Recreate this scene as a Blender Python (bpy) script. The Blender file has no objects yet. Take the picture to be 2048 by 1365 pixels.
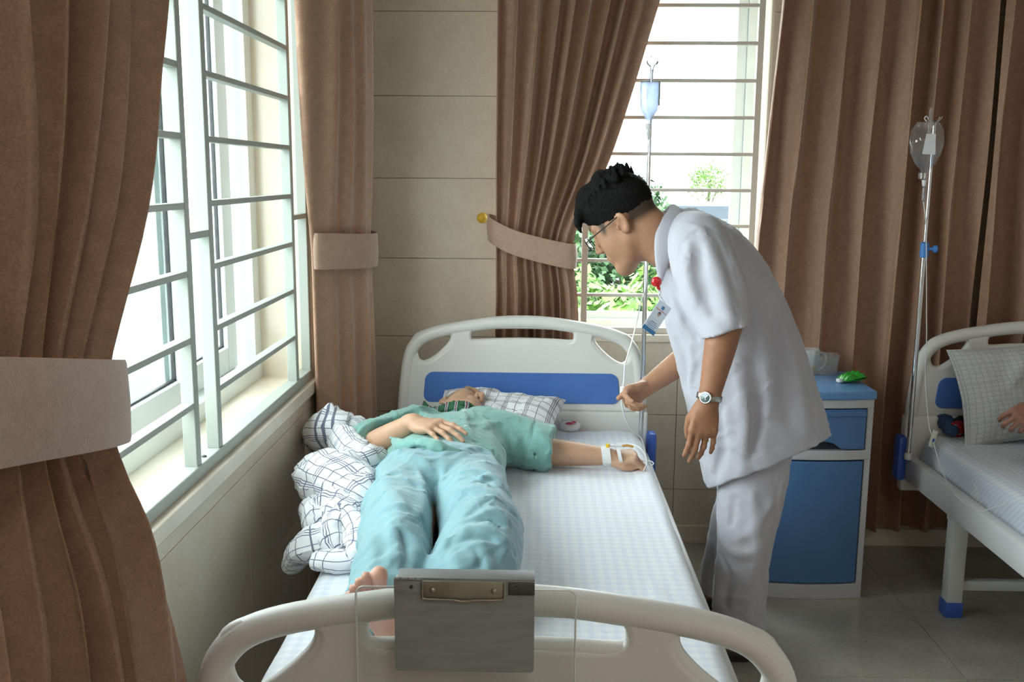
import bpy, bmesh, math, random
import numpy as np
from mathutils import Vector, Matrix

random.seed(7)
S = bpy.context.scene
COL = S.collection

# ------------------------------------------------------------------ camera
F_PX, IW, IH, CAM_H = 1935.0, 2048, 1365, 1.5
YAW, PITCH, ROLL = math.radians(1.35), math.radians(9.8), math.radians(0.4)
FW = np.array([-math.sin(YAW) * math.cos(PITCH), math.cos(YAW) * math.cos(PITCH), -math.sin(PITCH)])
RT = np.array([math.cos(YAW), math.sin(YAW), 0.0])
UP = np.cross(RT, FW)
RT, UP = RT * math.cos(ROLL) + UP * math.sin(ROLL), UP * math.cos(ROLL) - RT * math.sin(ROLL)
CAM = np.array([0.0, 0.0, CAM_H])
cd = bpy.data.cameras.new('camera')
cd.sensor_width = 36.0
cd.lens = F_PX / IW * 36.0
cd.clip_start, cd.clip_end = 0.05, 500
cam = bpy.data.objects.new('camera', cd)
COL.objects.link(cam)
cam.matrix_world = Matrix(((RT[0], UP[0], -FW[0], CAM[0]), (RT[1], UP[1], -FW[1], CAM[1]), (RT[2], UP[2], -FW[2], CAM[2]), (0, 0, 0, 1)))
S.camera = cam

# ------------------------------------------------------------------ world: overcast white sky
w = bpy.data.worlds.new('overcast_sky')
S.world = w
w.use_nodes = True
nt = w.node_tree
nt.nodes.clear()
bg = nt.nodes.new('ShaderNodeBackground')
bg.inputs['Color'].default_value = (0.96, 0.985, 1.0, 1)
bg.inputs['Strength'].default_value = 2.0
wo = nt.nodes.new('ShaderNodeOutputWorld')
nt.links.new(bg.outputs[0], wo.inputs[0])

# daylight portals in the two window openings (they only guide the sky light)
def portal(name, loc, rot, sx, sy):
    l = bpy.data.lights.new(name, 'AREA')
    l.shape, l.size, l.size_y = 'RECTANGLE', sx, sy
    l.cycles.is_portal = True
    o = bpy.data.objects.new(name, l)
    o.location, o.rotation_euler = loc, rot
    COL.objects.link(o)
portal('window_light_portal', (-1.12, 2.2, 1.75), (0, math.radians(-90), 0), 1.95, 2.3)
portal('window_light_portal', (0.34, 4.2, 1.72), (math.radians(-90), 0, 0), 1.2, 1.75)

S.view_settings.view_transform = 'Standard'
S.view_settings.look = 'None'
S.view_settings.gamma = 1.0
S.view_settings.use_curve_mapping = False
S.view_settings.exposure = 2.48
FILL = 2.4        # strength of the added fill lamps
S.cycles.max_bounces = 8
S.cycles.diffuse_bounces = 5
S.cycles.transparent_max_bounces = 16
S.cycles.sample_clamp_indirect = 6.0
S.cycles.caustics_reflective = False
S.cycles.caustics_refractive = False

# ------------------------------------------------------------------ helpers
def ray(u, v):
    return FW * F_PX + RT * (u - IW / 2) - UP * (v - IH / 2)
def at(u, v, y):                      # world point at depth y
    r = ray(u, v); return CAM + r * (y / r[1])
def atz(u, v, z):
    r = ray(u, v); return CAM + r * ((z - CAM_H) / r[2])

def nmat(name):
    m = bpy.data.materials.new(name); m.use_nodes = True
    t = m.node_tree
    return m, t, t.nodes['Principled BSDF']
def lnk(t, a, b): t.links.new(a, b)
def nd(t, typ, **k):
    n = t.nodes.new(typ)
    for a, b in k.items(): setattr(n, a, b)
    return n
def math_n(t, op, a, b=None, c=None):
    n = nd(t, 'ShaderNodeMath', operation=op)
    for i, x in enumerate((a, b, c)):
        if x is None: continue
        if isinstance(x, (int, float)): n.inputs[i].default_value = x
        else: lnk(t, x, n.inputs[i])
    return n.outputs[0]
def mixc(t, fac, a, b):
    n = nd(t, 'ShaderNodeMix', data_type='RGBA')
    for i, x in ((0, fac), (6, a), (7, b)):
        if isinstance(x, (int, float)): n.inputs[i].default_value = x
        elif isinstance(x, tuple): n.inputs[i].default_value = (*x, 1)[:4]
        else: lnk(t, x, n.inputs[i])
    return n.outputs[2]

def M(name, col, rough=0.5, metal=0.0, var=None, bump=None, spec=0.5, sheen=0.0, stretch=(1, 1, 1), sss=0.0, coat=0.0):
    """plain procedural material; var=(scale, colour2, detail), bump=(scale, strength)"""
    m, t, b = nmat(name)
    b.inputs['Base Color'].default_value = (*col, 1)
    b.inputs['Roughness'].default_value = rough
    b.inputs['Metallic'].default_value = metal
    b.inputs['Specular IOR Level'].default_value = spec
    if sheen: b.inputs['Sheen Weight'].default_value = sheen
    if coat: b.inputs['Coat Weight'].default_value = coat
    if sss:
        b.inputs['Subsurface Weight'].default_value = sss
        b.inputs['Subsurface Radius'].default_value = (0.012, 0.005, 0.003)
        b.inputs['Subsurface Scale'].default_value = 0.6
    if var or bump:
        tc = nd(t, 'ShaderNodeTexCoord'); mp = nd(t, 'ShaderNodeMapping')
        mp.inputs['Scale'].default_value = stretch
        lnk(t, tc.outputs['Object'], mp.inputs[0])
    if var:
        n = nd(t, 'ShaderNodeTexNoise'); n.inputs['Scale'].default_value = var[0]
        n.inputs['Detail'].default_value = var[2] if len(var) > 2 else 4
        lnk(t, mp.outputs[0], n.inputs['Vector'])
        r = nd(t, 'ShaderNodeMapRange'); r.inputs[1].default_value = .35; r.inputs[2].default_value = .65
        lnk(t, n.outputs[0], r.inputs[0])
        lnk(t, mixc(t, r.outputs[0], col, var[1]), b.inputs['Base Color'])
    if bump:
        n = nd(t, 'ShaderNodeTexNoise'); n.inputs['Scale'].default_value = bump[0]; n.inputs['Detail'].default_value = 5
        lnk(t, mp.outputs[0], n.inputs['Vector'])
        bp = nd(t, 'ShaderNodeBump'); bp.inputs['Strength'].default_value = bump[1]; bp.inputs['Distance'].default_value = 0.01
        lnk(t, n.outputs[0], bp.inputs['Height']); lnk(t, bp.outputs[0], b.inputs['Normal'])
    return m

def lines_node(t, c, pos, wd):
    """1 where frac(c) is within wd of one of pos"""
    fr = math_n(t, 'FRACT', c)
    out = None
    for p in pos:
        q = math_n(t, 'LESS_THAN', math_n(t, 'ABSOLUTE', math_n(t, 'SUBTRACT', fr, p)), wd)
        out = q if out is None else math_n(t, 'MAXIMUM', out, q)
    return out

def M_tartan(name, base, line, pu, pv, nu, nv, wd, rough=.85, fade=.85, coord='UV'):
    m, t, b = nmat(name)
    b.inputs['Roughness'].default_value = rough
    b.inputs['Sheen Weight'].default_value = .2
    tc = nd(t, 'ShaderNodeTexCoord'); sp = nd(t, 'ShaderNodeSeparateXYZ')
    lnk(t, tc.outputs[coord], sp.inputs[0])
    lu = lines_node(t, math_n(t, 'MULTIPLY', sp.outputs[0], nu), pu, wd)
    lv = lines_node(t, math_n(t, 'MULTIPLY', sp.outputs[1], nv), pv, wd)
    f = math_n(t, 'MULTIPLY', math_n(t, 'MAXIMUM', lu, lv), fade)
    lnk(t, mixc(t, f, base, line), b.inputs['Base Color'])
    n = nd(t, 'ShaderNodeTexNoise'); n.inputs['Scale'].default_value = 60
    lnk(t, tc.outputs['Object'], n.inputs['Vector'])
    bp = nd(t, 'ShaderNodeBump'); bp.inputs['Strength'].default_value = .25; bp.inputs['Distance'].default_value = .01
    lnk(t, n.outputs[0], bp.inputs['Height']); lnk(t, bp.outputs[0], b.inputs['Normal'])
    return m

def M_gingham(name, base, c2, period, rough=.85):
    """checked bed sheet: two crossing bands, object space metres"""
    m, t, b = nmat(name)
    b.inputs['Roughness'].default_value = rough
    b.inputs['Sheen Weight'].default_value = .2
    tc = nd(t, 'ShaderNodeTexCoord'); sp = nd(t, 'ShaderNodeSeparateXYZ')
    lnk(t, tc.outputs['Object'], sp.inputs[0])
    def band(c):
        return math_n(t, 'LESS_THAN', math_n(t, 'FRACT', math_n(t, 'MULTIPLY', c, 1 / period)), .5)
    # horizontal faces use x and y, the sides pick up z through the sum
    bx_ = band(math_n(t, 'ADD', sp.outputs[0], 10.0)); by_ = band(math_n(t, 'ADD', math_n(t, 'ADD', sp.outputs[1], sp.outputs[2]), 10.0))
    f = math_n(t, 'MULTIPLY', math_n(t, 'ADD', bx_, by_), .5)
    lnk(t, mixc(t, f, base, c2), b.inputs['Base Color'])
    n = nd(t, 'ShaderNodeTexNoise'); n.inputs['Scale'].default_value = 9; n.inputs['Detail'].default_value = 3
    lnk(t, tc.outputs['Object'], n.inputs['Vector'])
    bp = nd(t, 'ShaderNodeBump'); bp.inputs['Strength'].default_value = .25; bp.inputs['Distance'].default_value = .02
    lnk(t, n.outputs[0], bp.inputs['Height']); lnk(t, bp.outputs[0], b.inputs['Normal'])
    return m

def M_clear(name, col=(1, 1, 1), gloss=.12, rough=.03, milk=0.0):
    """thin clear plastic or glass: tinted see-through with a surface reflection"""
    m = bpy.data.materials.new(name); m.use_nodes = True
    t = m.node_tree; t.nodes.clear()
    o = nd(t, 'ShaderNodeOutputMaterial'); tr = nd(t, 'ShaderNodeBsdfTransparent'); gl = nd(t, 'ShaderNodeBsdfGlossy')
    tr.inputs[0].default_value = (*col, 1); gl.inputs['Roughness'].default_value = rough
    fr = nd(t, 'ShaderNodeLayerWeight'); fr.inputs[0].default_value = .5
    mx = nd(t, 'ShaderNodeMixShader')
    lnk(t, math_n(t, 'ADD', math_n(t, 'MULTIPLY', math_n(t, 'POWER', fr.outputs['Facing'], 5.0), .45), gloss * .5), mx.inputs[0])
    base = tr.outputs[0]
    if milk:
        df = nd(t, 'ShaderNodeBsdfPrincipled'); df.inputs['Base Color'].default_value = (.9, .9, .9, 1); df.inputs['Roughness'].default_value = .4
        m2 = nd(t, 'ShaderNodeMixShader'); m2.inputs[0].default_value = milk
        lnk(t, tr.outputs[0], m2.inputs[1]); lnk(t, df.outputs[0], m2.inputs[2]); base = m2.outputs[0]
    lnk(t, base, mx.inputs[1]); lnk(t, gl.outputs[0], mx.inputs[2])
    lnk(t, mx.outputs[0], o.inputs[0])
    return m

def M_vcol(name, rough=.5, sss=0.0, bump=None, spec=.4):
    m, t, b = nmat(name)
    a = nd(t, 'ShaderNodeVertexColor', layer_name='tint')
    tc = nd(t, 'ShaderNodeTexCoord'); n = nd(t, 'ShaderNodeTexNoise'); n.inputs['Scale'].default_value = 45
    lnk(t, tc.outputs['Object'], n.inputs['Vector'])
    r = nd(t, 'ShaderNodeMapRange'); r.inputs[3].default_value = .9; r.inputs[4].default_value = 1.08
    lnk(t, n.outputs[0], r.inputs[0])
    v = nd(t, 'ShaderNodeVectorMath', operation='SCALE'); lnk(t, a.outputs[0], v.inputs[0]); lnk(t, r.outputs[0], v.inputs['Scale'])
    lnk(t, v.outputs[0], b.inputs['Base Color'])
    b.inputs['Roughness'].default_value = rough
    b.inputs['Specular IOR Level'].default_value = spec
    if sss:
        b.inputs['Subsurface Weight'].default_value = sss
        b.inputs['Subsurface Radius'].default_value = (0.010, 0.004, 0.002)
        b.inputs['Subsurface Scale'].default_value = 0.6
    if bump:
        n = nd(t, 'ShaderNodeTexNoise'); n.inputs['Scale'].default_value = bump[0]
        lnk(t, tc.outputs['Object'], n.inputs['Vector'])
        bp = nd(t, 'ShaderNodeBump'); bp.inputs['Strength'].default_value = bump[1]; bp.inputs['Distance'].default_value = .005
        lnk(t, n.outputs[0], bp.inputs['Height']); lnk(t, bp.outputs[0], b.inputs['Normal'])
    return m

# ---- objects
def tag(o, label=None, cat=None, group=None, kind=None):
    if label: o['label'] = label
    if cat: o['category'] = cat
    if group: o['group'] = group
    if kind: o['kind'] = kind
    return o
def empty(name, loc=(0, 0, 0), rz=0.0):
    o = bpy.data.objects.new(name, None); COL.objects.link(o)
    o.location = loc; o.rotation_euler = (0, 0, rz); o.empty_display_size = .1
    return o
def link_mesh(name, me, mat=None, parent=None, loc=None, rot=None):
    o = bpy.data.objects.new(name, me); COL.objects.link(o)
    if mat is not None and not me.materials: me.materials.append(mat)
    if parent is not None:
        o.parent = parent
    if loc is not None: o.location = loc
    if rot is not None: o.rotation_euler = rot
    return o
def copy_tree(o, parent=None):
    c = o.copy(); COL.objects.link(c); c.parent = parent
    for ch in list(o.children): copy_tree(ch, c)
    return c

class MB:
    """collects geometry for one mesh"""
    def __init__(s): s.v = []; s.f = []; s.uv = []
    def add(s, vs, fs, uvs=None):
        o = len(s.v); s.v += [tuple(float(c) for c in p) for p in vs]
        s.f += [tuple(i + o for i in f) for f in fs]
        if uvs is not None: s.uv += list(uvs)
        return s
    def box(s, a, b, bev=0.0, rot=None, org=None):
        a, b = np.minimum(a, b), np.maximum(a, b)
        bm = bmesh.new(); bmesh.ops.create_cube(bm, size=1)
        for v in bm.verts: v.co = Vector([(a[i] + b[i]) / 2 + v.co[i] * (b[i] - a[i]) for i in range(3)])
        if bev: bmesh.ops.bevel(bm, geom=bm.edges[:], offset=bev, segments=2, affect='EDGES', profile=.5)
        bm.verts.index_update()
        vs = np.array([v.co for v in bm.verts]); fs = [[v.index for v in f.verts] for f in bm.faces]; bm.free()
        if rot is not None:
            o = np.array(org if org is not None else (a + b) / 2)
            vs = (vs - o) @ np.array(rot).T + o
        return s.add(vs, fs)
    def tube(s, pts, r, n=8, cap=True, closed=False):
        pts = [np.array(p, float) for p in pts]
        m = len(pts); rs = r if hasattr(r, '__len__') else [r] * m
        tg = []
        for i in range(m):
            a = pts[(i - 1) % m] if (i > 0 or closed) else pts[i]; b = pts[(i + 1) % m] if (i < m - 1 or closed) else pts[i]
            d = b - a; tg.append(d / (np.linalg.norm(d) + 1e-12))
        ref = np.array([0, 0, 1.0]) if abs(tg[0][2]) < .9 else np.array([1.0, 0, 0])
        u = np.cross(tg[0], ref); u /= np.linalg.norm(u)
        vs = []
        for i in range(m):
            u = u - tg[i] * (u @ tg[i]); u /= np.linalg.norm(u) + 1e-12
            w_ = np.cross(tg[i], u)
            for k in range(n):
                a = 2 * math.pi * k / n
                vs.append(pts[i] + rs[i] * (math.cos(a) * u + math.sin(a) * w_))
        fs = []
        for i in range(m if closed else m - 1):
            j = (i + 1) % m
            for k in range(n):
                l = (k + 1) % n
                fs.append((i * n + k, i * n + l, j * n + l, j * n + k))
        if cap and not closed:
            fs.append(tuple(range(n))[::-1]); fs.append(tuple((m - 1) * n + k for k in range(n)))
        return s.add(vs, fs)
    def lathe(s, prof, c=(0, 0, 0), n=20, axis=2, cap=True, sx=1.0, sy=1.0):
        vs = []; m = len(prof)
        for r, z in prof:
            for k in range(n):
                a = 2 * math.pi * k / n
                p = [r * math.cos(a) * sx, r * math.sin(a) * sy, z]
                if axis == 0: p = [p[2], p[0], p[1]]
                if axis == 1: p = [p[0], p[2], p[1]]
                vs.append([p[0] + c[0], p[1] + c[1], p[2] + c[2]])
        fs = []
        for i in range(m - 1):
            for k in range(n):
                l = (k + 1) % n
                q = (i * n + k, i * n + l, (i + 1) * n + l, (i + 1) * n + k)
                fs.append(q[::-1] if axis == 1 else q)
        if cap:
            a_, b_ = tuple(range(n))[::-1], tuple((m - 1) * n + k for k in range(n))
            fs += [a_, b_] if axis != 1 else [a_[::-1], b_[::-1]]
        return s.add(vs, fs)
    def grid(s, P, uv=None, closed_u=False):
        """P: array (rows, cols, 3)"""
        P = np.asarray(P); R, C_ = P.shape[:2]
        fs = []
        for i in range(R - 1):
            for j in range(C_ if closed_u else C_ - 1):
                k = (j + 1) % C_
                fs.append((i * C_ + j, i * C_ + k, (i + 1) * C_ + k, (i + 1) * C_ + j))
        return s.add(P.reshape(-1, 3), fs, None if uv is None else np.asarray(uv).reshape(-1, 2))
    def mesh(s, name, smooth=True, auto=None):
        me = bpy.data.meshes.new(name); me.from_pydata(s.v, [], s.f)
        if s.uv:
            ul = me.uv_layers.new(name='uv'); li = np.zeros(len(me.loops), int); me.loops.foreach_get('vertex_index', li)
            ul.data.foreach_set('uv', np.array(s.uv, float)[li].ravel())
        if smooth: me.polygons.foreach_set('use_smooth', [True] * len(me.polygons))
        me.update()
        if smooth and auto is not None:
            try: me.set_sharp_from_angle(angle=math.radians(auto))
            except Exception: pass
        return me
    def build(s, name, mat, parent=None, smooth=True, auto=40, loc=None, rot=None):
        return link_mesh(name, s.mesh(name, smooth, auto), mat, parent, loc, rot)

def crom(pts, n=8, closed=False):
    """Catmull-Rom through points (any dimension)"""
    p = np.array(pts, float)
    if closed: q = np.vstack([p[-1:], p, p[:2]])
    else: q = np.vstack([2 * p[0] - p[1], p, 2 * p[-1] - p[-2]])
    out = []
    for i in range(1, len(q) - 2):
        for t in np.arange(n) / n:
            a, b, c, d = q[i - 1], q[i], q[i + 1], q[i + 2]
            out.append(.5 * (2 * b + (c - a) * t + (2 * a - 5 * b + 4 * c - d) * t * t + (3 * b - 3 * c + d - a) * t ** 3))
    if not closed: out.append(p[-1])
    return np.array(out)

def plate(outer, holes, thick, bev, res=2):
    """flat plate in xz with rounded edges: 2D curve filled, extruded and bevelled; returns a mesh lying in local XY"""
    cu = bpy.data.curves.new('plate', 'CURVE'); cu.dimensions = '2D'; cu.fill_mode = 'BOTH'
    cu.extrude = max(thick / 2 - bev, 1e-4); cu.bevel_depth = bev; cu.bevel_resolution = res; cu.offset = -bev
    for pts in [outer] + list(holes):
        sp = cu.splines.new('POLY'); sp.points.add(len(pts) - 1); sp.use_cyclic_u = True
        for q, p in zip(sp.points, pts): q.co = (p[0], p[1], 0, 1)
    o = bpy.data.objects.new('plate', cu); COL.objects.link(o)
    dg = bpy.context.evaluated_depsgraph_get(); dg.update()
    me = bpy.data.meshes.new_from_object(o.evaluated_get(dg))
    bpy.data.objects.remove(o); bpy.data.curves.remove(cu)
    return me
def stand_up(me):   # local XY plate -> world XZ, thickness along y
    me.transform(Matrix.Rotation(math.radians(90), 4, 'X')); return me
def merge_meshes(name, mes):
    bm = bmesh.new()
    for m in mes: bm.from_mesh(m)
    me = bpy.data.meshes.new(name); bm.to_mesh(me); bm.free()
    for m in mes: bpy.data.meshes.remove(m)
    me.polygons.foreach_set('use_smooth', [True] * len(me.polygons)); me.materials.clear()
    try: me.set_sharp_from_angle(angle=math.radians(50))
    except Exception: pass
    return me
def rrect(x0, x1, y0, y1, r, n=5):
    out = []
    for cx, cy, a0 in ((x1 - r, y1 - r, 0), (x0 + r, y1 - r, 90), (x0 + r, y0 + r, 180), (x1 - r, y0 + r, 270)):
        for k in range(n + 1):
            a = math.radians(a0 + 90 * k / n); out.append((cx + r * math.cos(a), cy + r * math.sin(a)))
    return out

def snoise(P, freq, seed=0, n=7):
    """cheap smooth noise in [-1,1]: warped sum of sines"""
    rg = np.random.RandomState(seed); P = np.asarray(P); out = np.zeros(P.shape[:-1])
    for i in range(n):
        d = rg.normal(size=3); d /= np.linalg.norm(d); f = freq * rg.uniform(.6, 1.7)
        out = out + np.sin(P @ d * f * 2 * math.pi + rg.uniform(0, 6.28) + 1.3 * out)
    return out / (n * .6)

# ------------------------------------------------------------------ materials of the room
MT = {}
def tile_mat(name, c1, c2, rough, coat=0.0):
    m, t, b = nmat(name)
    tc = nd(t, 'ShaderNodeTexCoord'); oi = nd(t, 'ShaderNodeObjectInfo')
    v = nd(t, 'ShaderNodeVectorMath', operation='ADD'); sc = nd(t, 'ShaderNodeVectorMath', operation='SCALE'); sc.inputs['Scale'].default_value = 7.0
    cb = nd(t, 'ShaderNodeCombineXYZ'); lnk(t, oi.outputs['Random'], cb.inputs[0]); lnk(t, oi.outputs['Random'], cb.inputs[2])
    lnk(t, cb.outputs[0], sc.inputs[0]); lnk(t, tc.outputs['Object'], v.inputs[0]); lnk(t, sc.outputs[0], v.inputs[1])
    n1 = nd(t, 'ShaderNodeTexNoise'); n1.inputs['Scale'].default_value = 5; n1.inputs['Detail'].default_value = 7; n1.inputs['Distortion'].default_value = .8
    n2 = nd(t, 'ShaderNodeTexNoise'); n2.inputs['Scale'].default_value = 38; n2.inputs['Detail'].default_value = 6; n2.inputs['Distortion'].default_value = 2.5
    for n in (n1, n2): lnk(t, v.outputs[0], n.inputs['Vector'])
    f = math_n(t, 'ADD', math_n(t, 'MULTIPLY', n1.outputs[0], .55), math_n(t, 'MULTIPLY', n2.outputs[0], .45))
    r = nd(t, 'ShaderNodeMapRange'); r.inputs[1].default_value = .36; r.inputs[2].default_value = .64; lnk(t, f, r.inputs[0])
    lnk(t, mixc(t, r.outputs[0], c1, c2), b.inputs['Base Color'])
    b.inputs['Roughness'].default_value = rough
    return m
MT['wall_tile'] = tile_mat('stone_look_wall_tile', (.64, .55, .43), (.73, .65, .53), .22)
MT['grout'] = M('tile_grout', (.44, .38, .30), .9)
MT['floor_tile'] = tile_mat('polished_floor_tile', (.40, .365, .305), (.50, .465, .40), .10)
MT['paint'] = M('ceiling_paint', (.78, .76, .72), .9, bump=(40, .05))
MT['stone'] = M('cream_sill_stone', (.80, .72, .60), .25, var=(6, (.74, .65, .52)))
MT['alu'] = M('white_powder_coated_aluminium', (.82, .87, .87), .35, bump=(200, .02))
MT['grille'] = M('pale_green_grey_painted_steel', (.37, .40, .365), .4, bump=(120, .03))
MT['grille2'] = M('beige_grey_painted_steel', (.60, .56, .50), .45, bump=(120, .03))
MT['gasket'] = M('black_rubber_gasket', (.03, .03, .035), .6, var=(30, (.05, .05, .05)))
MT['pane'] = M_clear('clear_window_glass', (.93, .99, .985), .06)
MT['white'] = M('white_exterior_render', (.85, .85, .85), .8, var=(3, (.78, .79, .80)))

X_L, Y_B = -0.75, 3.83
Z_C = 2.95
L_OPEN = (0.75, 3.24, 0.80, 2.60)     # left window opening: y0 y1 z0 z1
B_OPEN = (-0.12, 0.89, 0.86, 2.55)    # back window opening: x0 x1 z0 z1

def minus(rect, hole):
    a0, a1, b0, b1 = rect; h0, h1, k0, k1 = hole
    if a1 <= h0 or a0 >= h1 or b1 <= k0 or b0 >= k1: return [rect]
    out = []
    if b0 < k0: out.append((a0, a1, b0, k0))
    if b1 > k1: out.append((a0, a1, k1, b1))
    m0, m1 = max(b0, k0), min(b1, k1)
    if a0 < h0: out.append((a0, h0, m0, m1))
    if a1 > h1: out.append((h1, a1, m0, m1))
    return out

def wall(name, rect, hole, place, depth, tiles):
    """place(a, b, d) -> world point; a along the wall, b height, d depth behind the tile face"""
    mb = MB()
    for r in (minus(rect, hole) if hole else [rect]):
        mb.box(place(r[0], r[2], .007), place(r[1], r[3], depth))
    wl = mb.build(name, MT['grout'], smooth=False); tag(wl, kind='structure')
    if tiles:
        a_o, ta, b_o, tb = tiles; g = .0011; cache = {}
        i0, i1 = math.floor((rect[0] - a_o) / ta), math.ceil((rect[1] - a_o) / ta)
        j0, j1 = math.floor((rect[2] - b_o) / tb), math.ceil((rect[3] - b_o) / tb)
        for i in range(i0, i1):
            for j in range(j0, j1):
                r = (max(a_o + i * ta, rect[0]) + g, min(a_o + (i + 1) * ta, rect[1]) - g, max(b_o + j * tb, rect[2]) + g, min(b_o + (j + 1) * tb, rect[3]) - g)
                if r[1] - r[0] < .01 or r[3] - r[2] < .01: continue
                rs = minus(r, hole) if hole else [r]
                if not rs: continue
                c = ((r[0] + r[1]) / 2, (r[2] + r[3]) / 2); o = np.array(place(c[0], c[1], 0))
                key = tuple(round(q, 4) for s_ in rs for q in (s_[0] - c[0], s_[1] - c[0], s_[2] - c[1], s_[3] - c[1]))
                if key not in cache:
                    m2 = MB()
                    for s_ in rs: m2.box(np.array(place(s_[0], s_[2], 0)) - o, np.array(place(s_[1], s_[3], .008)) - o, bev=.0008 if len(rs) == 1 else 0)
                    cache[key] = m2.mesh('wall_tile', smooth=False)
                link_mesh('tile', cache[key], MT['wall_tile'], wl, loc=o)
    return wl

wall('wall_left', (-2.4, Y_B + .3, 0, Z_C), L_OPEN, lambda a, b, d: (X_L - d, a, b), .36, (2.422, .627, .41, .3135))
wall('wall_back', (X_L, 3.3, 0.0, Z_C), B_OPEN, lambda a, b, d: (a, Y_B + d, b), .30, (.578, .627, 1.168, .3135))
wr = MB().box((3.3, -2.4, 0), (3.45, Y_B + .3, Z_C)).build('wall_right', MT['paint'], smooth=False); tag(wr, kind='structure')
wf = MB().box((X_L, -2.55, 0), (3.45, -2.4, Z_C)).build('wall_front', MT['paint'], smooth=False); tag(wf, kind='structure')
ce = MB().box((X_L - .36, -2.55, Z_C), (3.45, Y_B + .3, Z_C + .1)).build('ceiling', MT['paint'], smooth=False); tag(ce, kind='structure')
fl = MB().box((X_L - .36, -2.55, -.1), (3.45, Y_B + .3, -.006)).build('floor', MT['grout'], smooth=False); tag(fl, kind='structure')
T = .6; tm = MB().box((-T / 2 + .001, -T / 2 + .001, -.008), (T / 2 - .001, T / 2 - .001, 0), bev=.0008).mesh('floor_tile', smooth=False)
for i in range(-2, 6):
    for j in range(-4, 8):
        x, y = .42 + i * T, .05 + j * T
        if x < X_L - .2 or x > 3.4 or y < -2.5 or y > Y_B + .1: continue
        link_mesh('tile', tm, MT['floor_tile'], fl, loc=(x, y, 0))
bb = MB()
bb.box((X_L, Y_B - .012, 0), (3.3, Y_B, .075), bev=.003); b1 = bb.build('baseboard_back', MT['stone'], smooth=False); tag(b1, kind='structure')
b2 = MB().box((X_L, -2.4, 0), (X_L + .012, Y_B - .012, .075), bev=.003).build('baseboard_left', MT['stone'], smooth=False); tag(b2, kind='structure')

# sills and reveals
t1 = MB().box((-1.0, L_OPEN[0] - .03, .772), (X_L + .016, 3.285, .812), bev=.003).build('trim_1', MT['stone'], smooth=False); tag(t1, kind='structure')
rv = MB().box((-1.1, 3.225, .81), (-.752, 3.25, 2.6)).box((-1.1, .74, .81), (-.752, .76, 2.6)).box((-1.1, .74, 2.58), (-.752, 3.25, 2.602)).build('trim_2', MT['stone'], smooth=False); tag(rv, kind='structure')
t3 = MB().box((B_OPEN[0] - .03, Y_B - .016, .842), (B_OPEN[1] + .03, 4.02, .872), bev=.003).build('trim_3', MT['stone'], smooth=False); tag(t3, kind='structure')
rv2 = MB().box((B_OPEN[0] - .01, 3.832, .87), (B_OPEN[0] + .006, 4.13, 2.55)).box((B_OPEN[1] - .006, 3.832, .87), (B_OPEN[1] + .01, 4.13, 2.55)).box((B_OPEN[0], 3.832, 2.54), (B_OPEN[1], 4.13, 2.552)).build('trim_4', MT['stone'], smooth=False); tag(rv2, kind='structure')

# ---- left window: aluminium sashes outside, steel grille flush with the room side
w1 = empty('window_1', (X_L, 2.0, .81)); tag(w1, kind='structure')
def w1p(name, mb, mat, par=w1, **k):
    o = mb.build(name, mat, smooth=False, **k); o.parent = par
    mp = Matrix.Translation((-X_L, -2.0, -.81)); o.data.transform(mp) if par is w1 else o.data.transform(mp)
    return o
XO = -.95
fr = MB()
fr.box((XO - .07, .76, .812), (XO + .02, 3.225, .862)).box((XO - .07, .76, 2.53), (XO + .02, 3.225, 2.58))
fr.box((XO - .07, 3.155, .862), (XO + .02, 3.225, 2.53)).box((XO - .07, .76, .862), (XO + .02, .82, 2.53))
w1p('frame', fr, MT['alu'])
for y0, y1, xo in ((.83, 2.62, -.01), (2.50, 3.13, -.045)):
    f = MB(); a = .065; x0, x1 = XO + xo - .025, XO + xo + .012
    f.box((x0, y0, .865), (x1, y0 + a, 2.528), bev=.004).box((x0, y1 - a - .03, .865), (x1, y1, 2.528), bev=.004)
    f.box((x0, y0 + a, .865), (x1, y1 - a - .03, .945), bev=.004).box((x0, y0 + a, 2.45), (x1, y1 - a - .03, 2.528), bev=.004)
    so = w1p('sash', f, MT['alu'])
    g = MB(); ya, yb, za, zb = y0 + a, y1 - a - .03, .945, 2.45
    for p, q in (((ya, za), (yb, za + .006)), ((ya, zb - .006), (yb, zb)), ((ya, za), (ya + .006, zb)), ((yb - .006, za), (yb, zb))):
        g.box((x0 + .012, p[0], p[1]), (x0 + .022, q[0], q[1]))
    w1p('gasket', g, MT['gasket'], so)
    w1p('pane', MB().box((x0 + .014, ya, za), (x0 + .019, yb, zb)), MT['pane'], so)
gx0, gx1 = -.787, -.757
BZ = [.984 + .1478 * k for k in range(11)]
for y0 in (.80, 1.60, 2.085, 2.237, 3.007, 3.195):
    w1p('grille_post', MB().box((gx0, y0, .842), (gx1, y0 + .03, 2.575), bev=.002), MT['grille'])
w1p('grille_rail', MB().box((gx0 - .006, .77, .812), (gx1 + .004, 3.225, .843), bev=.003), MT['grille'])
w1p('grille_rail', MB().box((gx0 - .006, .77, 2.55), (gx1 + .004, 3.225, 2.578), bev=.003), MT['grille'])
for ya, yb in ((1.63, 2.085), (2.267, 3.007), (.83, 1.60)):
    for z in BZ:
        if z < 2.54: w1p('grille_bar', MB().box((gx0 + .002, ya, z - .007), (gx1 - .001, yb, z + .007), bev=.0015), MT['grille'])
for ya, yb in ((2.115, 2.237), (3.037, 3.195)):
    for z in (1.36, 2.1): w1p('grille_bar', MB().box((gx0 + .002, ya, z - .008), (gx1 - .001, yb, z + .008), bev=.0015), MT['grille'])
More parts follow.
